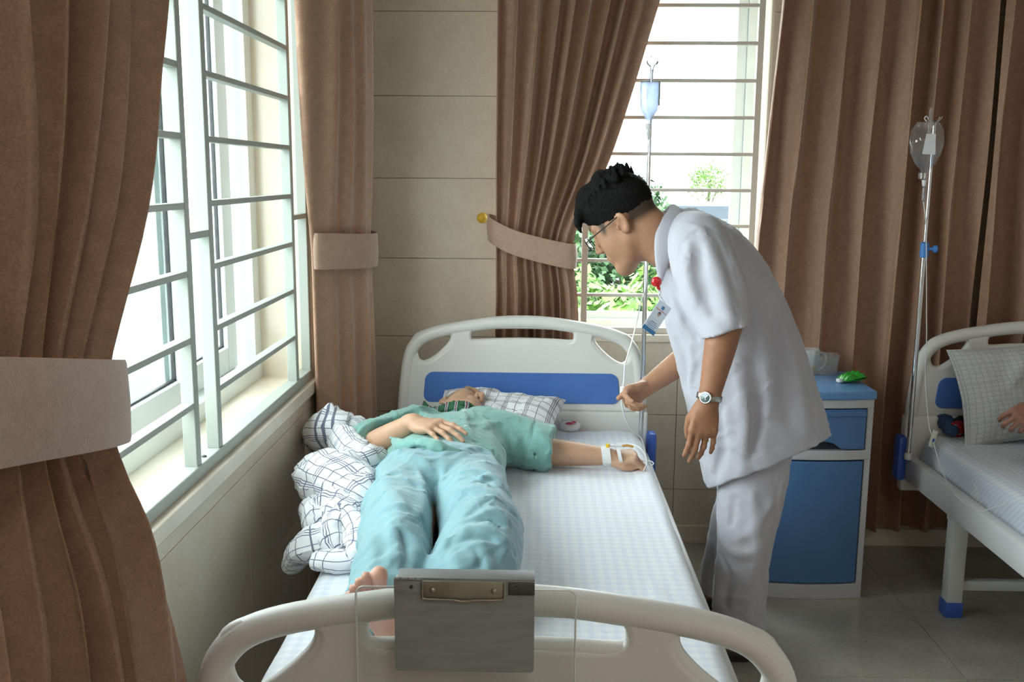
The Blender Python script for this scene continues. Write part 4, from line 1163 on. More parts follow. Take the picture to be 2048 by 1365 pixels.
def head_colour(V, o, R, sc, base, lip, C, brow=True, stubble=None):
    L = (V - np.array(o)) @ R / sc
    def blob(c, r): return np.clip(1.6 * (1 - np.linalg.norm((L - np.array(c)) / np.array(r), axis=1)), 0, 1)[:, None]
    C = C + (np.array(lip) - C) * blob((0, .096, -.0585), (.025, .016, .013)) * .75
    for x in (-1, 1):
        C = C + (np.array(base) * .12 - C) * blob((x * .012, .108, -.0315), (.0055, .006, .0045))
        if brow: C = C + (np.array((.03, .02, .015)) - C) * np.maximum(blob((x * .024, .088, .0425), (.016, .02, .0055)), blob((x * .042, .08, .044), (.014, .02, .005))) * .8
        C = C + (np.array((.04, .02, .02)) - C) * np.maximum(blob((x * .024, .088, .0165), (.009, .012, .0028)), blob((x * .038, .084, .0165), (.009, .014, .0028))) * .85
    return C

def add_hand(s, o, R, side, curl, thumb, sc=1.0, spread=(8, 2, -4, -11), k=.008):
    """o wrist, R columns: x across towards the index side, y along the fingers, z back of hand.
    side: +1 (thumb at +x). curl: per finger three bend angles (deg) towards the palm; thumb: list of joint points (local)"""
    A = lambda segs, kk=k, op='u': s.add(xf(segs, o, R, sc), kk * sc, op)
    A(eloft([((0, -.02, 0), (1, 0, 0), .027, .020), ((0, .015, 0), (1, 0, 0), .029, .019), ((0, .05, 0), (1, 0, 0), .038, .0165), ((0, .088, .001), (1, 0, 0), .0415, .0135)], 3), .012)
    A(ell((.024, .038, -.010), (.017, .030, .014)), .012)          # thumb muscle
    A(ell((-.026, .045, -.008), (.012, .032, .012)), .012)
    tips = []
    base = [(.031, .086), (.0105, .091), (-.0105, .088), (-.030, .079)]
    lens = [(.043, .026, .021), (.047, .030, .022), (.043, .028, .022), (.034, .021, .019)]
    rad = [.0092, .0095, .009, .0079]
    for f in range(4):
        p = np.array([base[f][0], base[f][1], .002]); sp = math.radians(spread[f]); a = 0.0
        A(ball(p + (0, -.002, .002), rad[f] + .001), .010)
        pts = [p - np.array([0, .02, 0]), p]; rr = [rad[f] * 1.05, rad[f] * 1.05]
        for j in range(3):
            a += math.radians(curl[f][j])
            d = np.array([math.sin(sp) * math.cos(a), math.cos(sp) * math.cos(a), -math.sin(a)])
            p = p + d * lens[f][j]; pts.append(p); rr.append(rad[f] * (1 - .10 * (j + 1)))
        A([cone(pts[i], pts[i + 1], rr[i], rr[i + 1]) for i in range(4)], .004)
        for j in (2, 3): A(ball(np.array(pts[j]) + (0, 0, .0012), rr[j] + .0006), .004)
        tips.append(np.array(o) + sc * (np.array(R) @ p))
    A(chain(thumb, [.0145, .0125, .0108, .0085][:len(thumb)]), .008)
    return tips

# ------------------------------------------------------------------ the nurse
MT['skin'] = M_vcol('skin', .5, .12, (90, .12), .35)
MT['uniform'] = M('white_cotton_uniform', (.50, .49, .545), .8, var=(7, (.47, .46, .515)), bump=(160, .08), sheen=.3)
MT['hair'] = M('short_black_hair', (.005, .0045, .0045), .7, var=(120, (.010, .009, .008)), bump=(260, .8), spec=.12)
MT['shoe'] = M('black_leather_shoe', (.02, .02, .022), .35, var=(30, (.03, .03, .03)))
NM = 2.86                                  # depth of the nurse's mid-plane
nurse = empty('person', (.66, 2.9, 0)); tag(nurse, 'person in a white short-sleeved uniform bending over the bed to adjust the drip line', 'person')
NO = np.array((.66, 2.9, 0))
SK = np.array((.43, .225, .135)); SKD = np.array((.36, .17, .095)); LIP = (.42, .15, .12)
def mid(f, b, y): return (np.array(at(*f, y)) + at(*b, y)) / 2
# key points
hd_o = at(1252, 447, 2.80)
h_f = unit((-.74, .30, -.60)); h_u = unit((-.52, .10, .78)); HR = frame_from(h_f, h_u); HS = 1.02
neck_b = at(1352, 492, 2.86)
sh_n = at(1405, 500, 2.695); el_n = at(1452, 640, 2.60); wr_n = at(1417, 803, 2.585)
sh_f = at(1385, 500, 3.03); el_f = at(1412, 688, 3.02); wr_f = at(1291, 776, 2.90)
pel = at(1525, 800, 2.87)
hip_n, hip_f = at(1512, 830, 2.845), at(1512, 815, 2.925)
kn_n, kn_f = at(1490, 1085, 2.80), at(1472, 1035, 3.09)
an_n, an_f = at(1482, 1268, 2.84), at(1447, 1172, 3.20)
bd = Solid()
add_head(bd, hd_o, HR, HS)
bd.add(chain([hd_o + HR @ (0, -.045, -.06), (hd_o + HR @ (0, -.05, -.10) + neck_b) / 2, neck_b], [.058, .058, .07]), .03)
ch = (sh_n + sh_f) / 2
bd.add(eloft([(neck_b, (0, 1, 0), .075, .06), (ch + (.03, 0, -.02), (0, 1, 0), .155, .09), (mid((1335, 660), (1560, 590), NM), (0, 1, 0), .13, .09), (pel + (0, 0, .06), (0, 1, 0), .12, .09), (pel - (-.01, 0, .06), (0, 1, 0), .10, .07)], 3), .03)
bd.add(chain([sh_n + (0, .03, .0), sh_n, el_n], [.055, .055, .043], 1), .03)
bd.add(chain([el_n, el_n + (wr_n - el_n) * .3, wr_n], [.045, .044, .0275], 3), .02)
bd.add(chain([sh_f, el_f], [.055, .042]), .03)
bd.add(chain([el_f, el_f + (wr_f - el_f) * .3, wr_f], [.042, .043, .027], 3), .02)
for hip, kn, an, tx in ((hip_n, kn_n, an_n, -.10), (hip_f, kn_f, an_f, -.10)):
    bd.add(chain([hip, kn, kn + (an - kn) * .35, an], [.062, .048, .048, .036], 3), .03)
    bd.add(chain([(an[0], an[1], .07), (an[0] + tx, an[1] + .005, .045), (an[0] + tx * 1.5, an[1] + .005, .03)], [.04, .035, .025]), .02)
# near hand, hanging
yd = unit(at(1398, 905, 2.56) - wr_n); zd = unit((.10, -1, .0)); xd = np.cross(yd, zd)
if xd[0] > 0: xd = -xd
RN = np.column_stack([unit(xd), yd, unit(np.cross(unit(xd), yd))])
if RN[1, 2] > 0: RN[:, 2] *= -1          # back of the hand faces the camera (index side towards the bed)
add_hand(bd, wr_n, RN, 1, [(14, 22, 12), (16, 18, 10), (20, 20, 10), (14, 18, 12)], [(.018, .02, -.010), (.036, .055, -.024), (.034, .085, -.034), (.028, .108, -.04)], .98, (-2, -1, -5, -12))
# far hand pinching the drip line
pinch = at(1243, 797, 2.845)
yd = unit(at(1252, 797, 2.85) - wr_f); zz = unit((.10, -.35, 1.0)); zz = unit(zz - (zz @ yd) * yd); xd = np.cross(yd, zz)
RF = np.column_stack([xd, yd, zz])
# right hand seen palm-side: thumb towards the camera and above
RF = np.column_stack([unit((-.1, -.35, .95) - (np.array((-.1, -.35, .95)) @ yd) * yd), yd, np.zeros(3)]); RF[:, 2] = -np.cross(RF[:, 0], RF[:, 1])   # right hand: palm side towards the camera
lp = lambda u, v, y: (RF.T @ (at(u, v, y) - wr_f)) / .9
add_hand(bd, wr_f, RF, 1, [(38, 30, 18), (55, 50, 25), (64, 60, 30), (68, 60, 30)], [lp(1282, 777, 2.885), lp(1263, 776, 2.85), lp(1250, 787, 2.835), lp(1237, 797, 2.83)], .9, (4, 0, -3, -6))
def ncol(V):
    C = np.tile(SK, (len(V), 1)).astype(float)
    arm = (V[:, 1] < 2.72) & (V[:, 2] < 1.25)
    C = np.where(arm[:, None], SKD, C)
    n_ = snoise(V, 14, 3)[:, None]; C = C * (1 + .05 * n_)
    L = (V - hd_o) @ HR / HS
    # short shaved sides: dark stubble tint above the ear down to the nape
    hl = np.clip((L[:, 2] + .012 + .25 * np.clip(-L[:, 1], -.03, .06) - .0) / .02, 0, 1) * np.clip((.062 - L[:, 1]) / .015, 0, 1) * (L[:, 2] > -.07)
    ear = np.clip(1.5 - np.linalg.norm((np.abs(L) - np.array((.08, .012, .006))) / np.array((.014, .026, .038)), axis=1) * 1.0, 0, 1)
    hl = hl * (1 - np.clip(ear * 3, 0, 1)); C = C + (np.array((.03, .024, .02)) - C) * (hl * .9)[:, None]
    return head_colour(V, hd_o, HR, HS, SK, LIP, C)
bd.build('body', .0034, MT['skin'], nurse, ncol, n=16).location = -Vector(NO)

# hair
hs = Solid(); H = lambda segs, k=.012, op='u': hs.add(xf(segs, hd_o, HR, HS), k, op)
H(ell((0, -.013, .054), (.0768, .0995, .088)))
H(ell((0, .016, .082), (.070, .084, .070)), .02)
H(chain([(-.035, .072, .098), (0, .08, .098), (.035, .072, .098)], [.022] * 3), .02)
H(chain([(-.03, .045, .125), (0, .042, .130), (.03, .045, .125)], [.024] * 3), .02)
H(chain([(-.025, -.02, .142), (0, -.02, .148), (.025, -.02, .142)], [.018] * 3), .03)
rg = np.random.RandomState(5)
for i in range(26):         # fringe locks
    x = rg.uniform(-.055, .055); H(chain([(x, .078, .10), (x * 1.05, .098, .078), (x * 1.05 + rg.uniform(-.008, .008), .104, .048 + rg.uniform(-.012, .014))], [.012, .008, .0025]), .006)
for i in range(110):         # short upright crown hair
    a, b = rg.uniform(-1, 1), rg.uniform(-1, 1); p0 = np.array((a * .062, -.02 + b * .075, .139 - .026 * a * a - .020 * b * b))
    d = unit((a * .35 + rg.uniform(-.2, .2), -.45 + b * .15, 1)) * rg.uniform(.012, .024); H(chain([p0, p0 + d * .6, p0 + d], [.009, .005, .0018]), .005)
H([(lambda P: np.maximum(-(P[:, 2] - .018 - .30 * np.clip(P[:, 1], 0, .1) + .85 * np.clip(-P[:, 1] - .02, 0, .12)), (P[:, 1] - .13)), np.full(3, -1.), np.full(3, 1.))], 0, 'i')
hs.add(xf(ell((0, .100, .02), (.052, .052, .060)), hd_o, HR, HS), .01, 's')
hs.disp = lambda P: .0010 * snoise(P, 22, 91) + .0008 * snoise(P, 60, 92)
hs.build('hair', .0030, MT['hair'], nurse, n=16).location = -Vector(NO)

# uniform top
ST = [((1414, 978), (1660, 872), .172), ((1398, 895), (1640, 798), .170), ((1372, 800), (1618, 732), .162), ((1352, 715), (1592, 655), .162), ((1332, 655), (1562, 588), .165), ((1314, 585), (1520, 515), .178), ((1313, 530), (1470, 466), .170), ((1322, 500), (1415, 432), .120), ((1330, 492), (1372, 420), .075)]
nodes = []
for f, b, rd in ST:
    A_, B_ = at(*f, NM), at(*b, NM); nodes.append(((A_ + B_) / 2, unit(B_ - A_), np.linalg.norm(B_ - A_) / 2, rd))
hem_n = unit(np.cross(nodes[0][1], (0, 1, 0)))
if hem_n[2] < 0: hem_n = -hem_n
sh = Solid()
sh.add(eloft(nodes, 4, cut0=True, n0=unit(hem_n + np.array((0, .30, 0)))), .0)
sl0, sl1, sl2 = at(1398, 492, 2.70), at(1424, 570, 2.645), at(1453, 663, 2.60)
hem2 = unit(at(1474, 735, 2.585) - at(1446, 655, 2.60))
sh.add(eloft([(sl0 + (-.01, .05, .01), (1, 0, 0), .082, .085), (sl0, (1, 0, .2), .088, .082), (sl1, (1, 0, .3), .096, .080), (sl2, (1, 0, .38), .071, .074)], 4, cut1=True, n1=hem2), .035)
sh.add(eloft([(sh_f + (0, -.03, .01), (1, 0, 0), .08, .08), (sh_f + (.01, .02, -.05), (1, 0, 0), .085, .075), (sh_f + (el_f - sh_f) * .75, (1, 0, 0), .075, .075)], 3, cut1=True), .035)
folds(sh, [
    (1, .010, .030, [(1405, 462), (1425, 520), (1452, 600), (1462, 645)]),
    (1, .009, .025, [(1378, 490), (1372, 545), (1392, 610)]),
    (-1, .007, .028, [(1398, 505), (1402, 560), (1424, 625)]),
    (-1, .004, .012, [(1452, 462), (1482, 530), (1500, 600), (1505, 640)]),
    (-1, .007, .022, [(1340, 545), (1350, 590), (1372, 640), (1392, 675)]),
    (1, .011, .035, [(1520, 620), (1538, 720), (1530, 830)]),
    (1, .011, .040, [(1560, 640), (1592, 760), (1612, 860)]),
    (-1, .008, .035, [(1545, 640), (1568, 740), (1575, 840)]),
    (1, .012, .035, [(1478, 760), (1494, 850), (1484, 940)]),
    (-1, .009, .035, [(1505, 720), (1518, 810), (1508, 900)]),
    (1, .011, .022, [(1338, 640), (1352, 700), (1368, 770)]),
    (1, .010, .020, [(1380, 690), (1386, 740), (1374, 795)]),
    (-1, .007, .018, [(1358, 680), (1372, 730), (1376, 780)]),
    (-1, .008, .030, [(1440, 820), (1445, 900), (1432, 950)]),
    (1, .008, .030, [(1330, 590), (1335, 640)]),
], 2.4, 3.2)
sh.disp = lambda P: .003 * snoise(P * np.array([1, 1, .5]), 4.5, 31) + .0012 * snoise(P, 12, 32) - .003 * np.clip(1 - np.abs(snoise(P * np.array([1.3, 1, .5]), 3.2, 33)) * 4, 0, 1) ** 1.5
sh.build('uniform_top', .0054, MT['uniform'], nurse, n=16).location = -Vector(NO)
# collar
co = Solid(); ux = unit((1, 0, -.12))
co.add(eloft([(at(1322, 470, 2.965), ux, .020, .007), (at(1338, 424, 2.92), ux, .014, .008), (at(1346, 416, 2.85), unit((1, 0, .5)), .012, .010), (at(1347, 434, 2.755), ux, .027, .010), (at(1332, 470, 2.715), ux, .030, .010), (at(1325, 516, 2.705), ux, .022, .009), (at(1321, 560, 2.712), ux, .007, .008)], 5), .004)
co.build('collar', .0030, MT['uniform'], nurse, n=16).location = -Vector(NO)
# piping lines on the collar edge
MT['pipe'] = M('dark_stitched_piping', (.10, .10, .13), .8, var=(50, (.13, .13, .16)))
# trousers
tr = Solid()
def leg(hip, a, b, c, rs, uy=(1, 0, 0)):
    tr.add(eloft([(hip, uy, rs[0], .090), (a, uy, rs[1], .088), (b, uy, rs[2], .084), (c[0], uy, rs[3], .080), (c[1], uy, rs[4], .082)], 4, cut1=True, n1=(0, 0, -1)), .03)
leg(at(1518, 815, 2.845), at(1504, 960, 2.825), at(1489, 1095, 2.80), (at(1480, 1180, 2.815), at(1477, 1268, 2.84)), (.110, .104, .082, .080, .080))
leg(at(1515, 800, 2.93), at(1500, 930, 2.99), at(1474, 1030, 3.09), (at(1456, 1110, 3.15), at(1446, 1182, 3.19)), (.110, .098, .080, .078, .082))
folds(tr, [
    (1, .008, .022, [(1436, 1030), (1450, 1085), (1490, 1110), (1525, 1090)]),
    (1, .007, .025, [(1545, 1005), (1505, 1060), (1462, 1082)]),
    (1, .006, .030, [(1505, 990), (1512, 1080), (1500, 1180), (1498, 1240)]),
    (-1, .007, .022, [(1442, 1110), (1456, 1150), (1450, 1210)]),
    (1, .008, .022, [(1432, 1130), (1436, 1180), (1428, 1215)]),
    (-1, .006, .022, [(1470, 1000), (1462, 1050)]),
], 2.4, 3.4)
tr.disp = lambda P: .004 * snoise(P * np.array([1, 1, .7]), 5, 41) + .0015 * snoise(P, 13, 42)
tr.build('trousers', .0055, MT['uniform'], nurse, n=16).location = -Vector(NO)
# shoes
for an in (an_n, an_f):
    so = Solid(); x, y = an[0], an[1]
    so.add(eloft([((x + .045, y, .035), (0, 1, 0), .034, .033), ((x, y, .04), (0, 1, 0), .038, .042), ((x - .08, y + .004, .034), (0, 1, 0), .043, .034), ((x - .155, y + .006, .024), (0, 1, 0), .034, .024)], 4), .02)
    so.add(plane_cut((0, 0, .002), (0, 0, -1)), 0, 'i')
    so.build('shoe', .005, MT['shoe'], nurse, n=16).location = -Vector(NO)

# glasses
gl = empty('eyeglasses', hd_o); tag(gl, 'thin black-framed glasses worn by the bending nurse', 'glasses')
MT['blackpl'] = M('black_plastic_frame', (.012, .012, .014), .3, var=(30, (.02, .02, .02)))
MT['lens'] = M_clear('spectacle_lens', (.97, .98, .98), .14, .02)
def hp(p): return HR @ (np.array(p) * HS)
for x in (-1, 1):
    rim = [hp((x * (.034 + a), .116 - abs(x * (.034 + a)) * .10, .012 + b)) for a, b in rrect(-.026, .026, -.018, .018, .012, 4)]
    MB().tube(rim, .0018, 6, closed=True).build('rim', MT['blackpl'], gl)
    MB().add(rim, [tuple(range(len(rim)))]).build('lens', MT['lens'], gl, smooth=False)
    MB().tube([hp(q) for q in ((x * .060, .109, .020), (x * .074, .09, .021), (x * .079, .02, .024), (x * .081, -.012, .026), (x * .080, -.03, .012))], .0019, 6).build('temple', MT['blackpl'], gl)
MB().tube([hp(q) for q in ((-.009, .114, .016), (0, .117, .019), (.009, .114, .016))], .0016, 6).build('bridge', MT['blackpl'], gl)

# watch, ring, badge
wt = empty('wristwatch', wr_n); tag(wt, 'silver wristwatch with dark dial on the hanging wrist', 'watch')
MT['silver'] = M('watch_steel', (.55, .54, .50), .22, 1.0, var=(80, (.42, .41, .38)))
MT['dial'] = M('dark_watch_dial', (.05, .09, .10), .15, var=(60, (.08, .12, .13)), coat=1.0)
MT['gold'] = M('gold_band', (.80, .58, .22), .2, 1.0, var=(50, (.72, .50, .18)))
fa = unit(wr_n - el_n); sx = unit(np.cross(fa, (0, 1, 0))); 
if sx[0] < 0: sx = -sx
sy = np.cross(fa, sx); wc = wr_n - fa * .012 - wr_n
for k in range(22):
    a = 2 * math.pi * k / 22; c = wc + sx * .0335 * math.cos(a) + sy * .0275 * math.sin(a)
    tn = unit(-sx * .0335 * math.sin(a) + sy * .0275 * math.cos(a)); nr = unit(np.cross(tn, fa)); Rb = np.column_stack([tn, fa, nr])
    MB().box((-.0046, -.008, -.0016), (.0046, .008, .0016), bev=.0007).build('link', MT['silver'], wt, loc=tuple(c)).rotation_euler = Matrix(Rb.tolist()).to_euler()
dn = unit(np.array((-.45, -.85, .25))); dn = unit(dn - (dn @ fa) * fa); du = np.cross(fa, dn); dc = wc + dn * .031
Rd = Matrix(np.column_stack([du, fa, dn]).tolist()).to_euler()
o = MB().lathe([(0, -.004), (.0155, -.004), (.0175, -.001), (.0175, .003), (.0155, .0055), (.0135, .0055), (.0135, .0045)], n=28, cap=False).build('case', MT['silver'], wt, loc=tuple(dc)); o.rotation_euler = Rd
o = MB().lathe([(.0137, .0042), (0, .0046)], n=24, cap=False).build('dial', MT['dial'], wt, loc=tuple(dc)); o.rotation_euler = Rd
for ang, ln in ((20, .007), (140, .010)):
    a = math.radians(ang); o = MB().box((-.0006, 0, .0049), (.0006, ln, .0053)).build('hand', MT['silver'], wt, loc=tuple(dc)); o.rotation_euler = (Matrix(np.column_stack([du, fa, dn]).tolist()) @ Matrix.Rotation(a, 3, 'Z')).to_euler()
# ring on the fourth finger: follow the finger built above
rb = np.array([-.0105, .088, .002]) + np.array([math.sin(math.radians(-5)) * .02, .02, -.007]); rp = wr_n + .98 * (RN @ rb); rdir = unit(RN @ np.array((-.08, .93, -.34)))
e1 = unit(np.cross(rdir, (0, 1, 0))); e2 = np.cross(rdir, e1)
o = MB().tube([(e1 * math.cos(a) + e2 * math.sin(a)) * .0102 for a in np.linspace(0, 2 * math.pi, 21)[:-1]], .0014, 6, closed=True).build('finger_ring', MT['gold'], loc=tuple(rp)); tag(o, 'gold ring on the fourth finger of the hanging hand', 'ring')

bdg = empty('id_badge', at(1314, 622, 2.66)); tag(bdg, 'identity card hanging from a red reel on the uniform front', 'badge')
b0 = at(1314, 622, 2.66)
MT['red'] = M('red_plastic_reel', (.62, .015, .02), .25, var=(30, (.55, .012, .02)), coat=.5)
MT['card'] = M('white_card', (.72, .80, .90), .3, var=(30, (.68, .77, .88)), coat=.4)
MT['cardblue'] = M('blue_print', (.05, .20, .42), .4, var=(30, (.06, .22, .45)))
MT['ink'] = M('dark_print', (.06, .07, .12), .5, var=(60, (.08, .09, .14)))
MT['redink'] = M('red_print_line', (.55, .10, .10), .5, var=(60, (.6, .12, .12)))
rc = at(1313, 564, 2.655) - b0
o = MB().lathe([(0, -.008), (.008, -.008), (.013, -.005), (.0145, -.001), (.0145, .003), (.012, .005), (0, .005)], n=24, axis=1, cap=False).build('reel', MT['red'], bdg, loc=tuple(rc))
MB().tube([rc + (.004, -.002, -.013), rc + (.009, -.003, -.022)], [.006, .003], 8).build('reel_neck', MT['red'], bdg)
MB().tube(crom([rc + (.009, -.003, -.022), rc + (.012, -.004, -.030), rc + (.006, -.004, -.036), rc + (.010, -.004, -.028)], 4), .0012, 6).build('clasp', MT['silver'], bdg)
# card plane: tilted, swinging towards the bed
cu_ = at(1327, 612, 2.665) - at(1309, 598, 2.655); ud = unit(cu_); vd = unit(at(1301, 672, 2.655) - at(1311, 604, 2.66)); vd = unit(vd - (vd @ ud) * ud); nn = np.cross(ud, vd)
if nn[1] > 0: nn = -nn
cc = at(1313, 636, 2.655) - b0; RC = np.column_stack([ud, -vd, nn]);
if np.linalg.det(RC) < 0: RC[:, 2] *= -1
ce_ = Matrix(RC.tolist()).to_euler(); sg = 1.0 if RC[1, 2] < 0 else -1.0
hw_, hh_ = .0225, .046
pm = plate(rrect(-hw_, hw_, -hh_, hh_, .003), [], .0022, .0004, 1); pm.materials.clear(); link_mesh('card', pm, MT['card'], bdg, loc=tuple(cc), rot=ce_)
def prt(name, x0, x1, y0, y1, mat):
    MB().box((x0, y0, sg * .0012), (x1, y1, sg * .0016)).build(name, mat, bdg, smooth=False, loc=tuple(cc)).rotation_euler = ce_
prt('printed_band', -hw_, hw_, -hh_, -hh_ + .012, MT['cardblue'])
prt('printed_line', -.019, .019, .0215, .0232, MT['redink'])
prt('printed_emblem', -.0045, .0045, .027, .037, MT['cardblue'])
for k, wv in enumerate((.010, .015, .017, .013)): prt('printed_text', -wv, wv, -.014 - .0052 * k, -.0155 - .0052 * k, MT['cardblue'] if k else MT['ink'])
o = MB().lathe([(0, .0), (.006, .0), (.006, .0005), (0, .0005)], n=14, cap=False).build('portrait', MT['ink'], bdg, loc=tuple(cc + RC @ (0, .013, sg * .0012))); o.rotation_euler = ce_; o.scale = (.8, 1.0, 1)
MT['pskin'] = M('printed_skin_tone', (.5, .32, .25), .5, var=(30, (.52, .34, .27)))
o = MB().lathe([(0, .0006), (.0045, .0006), (.0045, .0009), (0, .0009)], n=14, cap=False).build('portrait', MT['pskin'], bdg, loc=tuple(cc + RC @ (0, .0095, sg * .0012))); o.rotation_euler = ce_; o.scale = (.8, 1.15, 1)
MB().tube([rc + (.008, -.004, -.034), cc + RC @ (0, .045, 0)], .0015, 6).build('strap', M('clear_vinyl_strap', (.7, .7, .72), .3, var=(30, (.66, .66, .7))), bdg)

# ------------------------------------------------------------------ the patient
pat = empty('person', (-.25, 2.7, MZ)); tag(pat, 'person lying on the bed in teal pyjamas with one hand on the belly', 'person')
PO = np.array((-.25, 2.7, MZ))
MT['teal'] = M('washed_teal_cotton', (.19, .385, .345), .85, var=(5, (.165, .34, .30)), bump=(170, .08), sheen=.3)
MT['teal_t'] = M('washed_blue_green_cotton', (.215, .385, .43), .85, var=(5, (.185, .34, .385)), bump=(170, .08), sheen=.3)
PS = np.array((.55, .33, .22))
p_f = unit((.70, -.12, .70)); p_u = unit((.14, .97, .10)); PR = frame_from(p_f, p_u); PSC = 1.0
ph = at(891, 797, 3.35) - PR[:, 0] * .078 * PSC
sR, eR, wR = np.array((-.41, 3.08, .665)), np.array((-.515, 2.885, .655)), np.array((-.355, 2.765, .775))
sL, eL, wL = np.array((-.13, 3.10, .665)), np.array((.02, 3.03, .615)), np.array((.243, 3.02, .603))
pb = Solid()
add_head(pb, ph, PR, PSC)
pb.add(chain([ph + PR @ (0, -.04, -.05), np.array((-.235, 3.17, .65))], [.052, .052]), .03)
pb.add(eloft([((-.24, 3.17, .645), (1, 0, 0), .09, .045), ((-.265, 3.05, .64), (1, 0, 0), .15, .065), ((-.26, 2.8, .64), (1, 0, 0), .14, .07), ((-.26, 2.6, .645), (1, 0, 0), .14, .08)], 3), .03)
pb.add(chain([sR, eR], [.05, .042]), .03); pb.add(chain([eR, eR + (wR - eR) * .35, wR], [.042, .041, .027], 3), .02)
pb.add(chain([sL, eL], [.05, .043]), .03); pb.add(chain([eL, eL + (wL - eL) * .3, wL], [.043, .043, .028], 3), .02)
for x, kx, ax in ((-.33, -.285, -.285), (-.18, -.125, -.135)):
    pb.add(chain([(x, 2.52, .64), (kx, 2.10, .64), (ax, 1.835, .617)], [.075, .05, .035], 3), .03)
def add_foot(sx, heel, toes, ball_c):
    pb.add(chain([(heel[0], heel[1] + .05, heel[2] + .045), heel, (heel + ball_c) / 2 + np.array((0, .012, 0)), ball_c], [.036, .029, .028, .026], 3), .02)
    pb.add(eloft([((heel + ball_c) / 2 + np.array((0, .02, 0)), (1, 0, 0), .03, .025), (ball_c, (1, 0, .12 * sx), .040, .020), (ball_c + (ball_c - heel) * .12, (1, 0, .12 * sx), .040, .014)], 3), .018)
    for i, t in enumerate(toes):
        b = ball_c + np.array(((t[0] - ball_c[0]) * .75, .002, (t[2] - ball_c[2]) * .2))
        r = (.0165, .0092, .0086, .0082, .008)[i]
        pb.add(chain([b, b + (t - b) * .55, t], [r * .95, r * .80, r]), .0035)
tR = [at(u, v, y) for u, v, y in ((758, 1150, 1.722), (732, 1153, 1.716), (718, 1164, 1.716), (706, 1177, 1.718), (697, 1191, 1.722))]
bR = at(752, 1222, 1.745); hR = np.array((-.272, 1.775, .596))
add_foot(1, hR, tR, bR)
hL = np.array((-.13, 1.775, .594)); bL = np.array((-.100, 1.755, .655)); tL = [bL + np.array(q) for q in ((-.022, -.012, .040), (-.001, -.016, .038), (.011, -.016, .033), (.022, -.014, .026), (.031, -.010, .018))]
add_foot(-1, hL, tL, bL)
# hand on the belly
yd = unit(np.array((-.215, 2.66, .778)) - wR); zz = unit((.05, -.25, 1)); zz = unit(zz - (zz @ yd) * yd); xx = np.cross(yd, zz)
if xx[1] < 0: xx = -xx
RB = np.column_stack([xx, yd, zz])
add_hand(pb, wR, RB, 1, [(8, 14, 8), (12, 16, 8), (14, 18, 8), (16, 18, 8)], [(.018, .02, -.008), (.038, .048, -.016), (.045, .075, -.018), (.044, .097, -.018)], .98, (7, 2, -3, -8))
# fist with the drip
RL = np.column_stack([(0, -1, 0), (1, 0, 0), (0, 0, 1)]).astype(float)
RL = RL @ np.array([[math.cos(.25), 0, math.sin(.25)], [0, 1, 0], [-math.sin(.25), 0, math.cos(.25)]])
add_hand(pb, wL, RL, 1, [(42, 68, 40), (48, 72, 40), (52, 74, 40), (56, 74, 40)], [(.020, .018, -.012), (.036, .048, -.020), (.034, .075, -.024), (.026, .098, -.022)], .93, (3, 1, -2, -6))
def pcol(V):
    C = np.tile(PS, (len(V), 1)) * (1 + .04 * snoise(V, 12, 5)[:, None])
    C = np.where((V[:, 1] < 1.9)[:, None], np.array((.56, .31, .23)), C)
    L = (V - ph) @ PR / PSC
    hl = np.clip((L[:, 2] - .055 + .9 * (.05 + L[:, 1]) * (L[:, 1] > -.05)) / .03, 0, 1) * (L[:, 1] < .085) * (L[:, 2] > .0) * (V[:, 1] > 3.2)
    C = C + (np.array((.20, .135, .10)) - C) * (hl * .45)[:, None]
    return head_colour(V, ph, PR, PSC, PS, (.45, .20, .17), C, brow=False)
pb.build('body', .0034, MT['skin'], pat, pcol, n=16).location = -Vector(PO)

# pyjama top
ps = Solid()
ps.add(eloft([((-.262, 2.60, .650), (1, 0, 0), .172, .094), ((-.262, 2.72, .652), (1, 0, 0), .176, .100), ((-.264, 2.90, .648), (1, 0, 0), .182, .098), ((-.264, 3.03, .645), (1, 0, 0), .185, .088), ((-.258, 3.12, .64), (1, 0, 0), .165, .070), ((-.245, 3.18, .635), (1, 0, 0), .09, .05)], 4, cut0=True, n0=(0, 1, 0)), .0)
ps.add(eloft([((-.37, 3.07, .665), unit((1, .6, 0)), .09, .085), ((-.445, 3.00, .66), unit((1, .6, 0)), .085, .085), ((-.505, 2.905, .66), unit((1, .6, 0)), .078, .080), ((-.488, 2.865, .672), unit((.6, -.8, 0)), .072, .078)], 4, cut1=True, n1=unit((.75, -.55, .3))), .035)
ps.add(eloft([((-.16, 3.06, .665), (0, 1, 0), .095, .085), ((-.09, 3.045, .655), (0, 1, 0), .09, .085), ((-.01, 3.025, .638), (0, 1, 0), .088, .078), ((.055, 3.015, .630), (0, 1, 0), .082, .069)], 4, cut1=True, n1=(1, 0, .05)), .04)
# rolled cuffs
ps.add(eloft([((.012, 3.022, .633), (0, 1, 0), .088, .075), ((.058, 3.015, .628), (0, 1, 0), .090, .073)], 1, cut0=True, cut1=True), .006)
def Fp(pts, r, k=.02, op='u', sol=None): (sol or ps).add(chain(pts, [r * .25] + [r] * (len(pts) - 2) + [r * .25], 4), k, op)
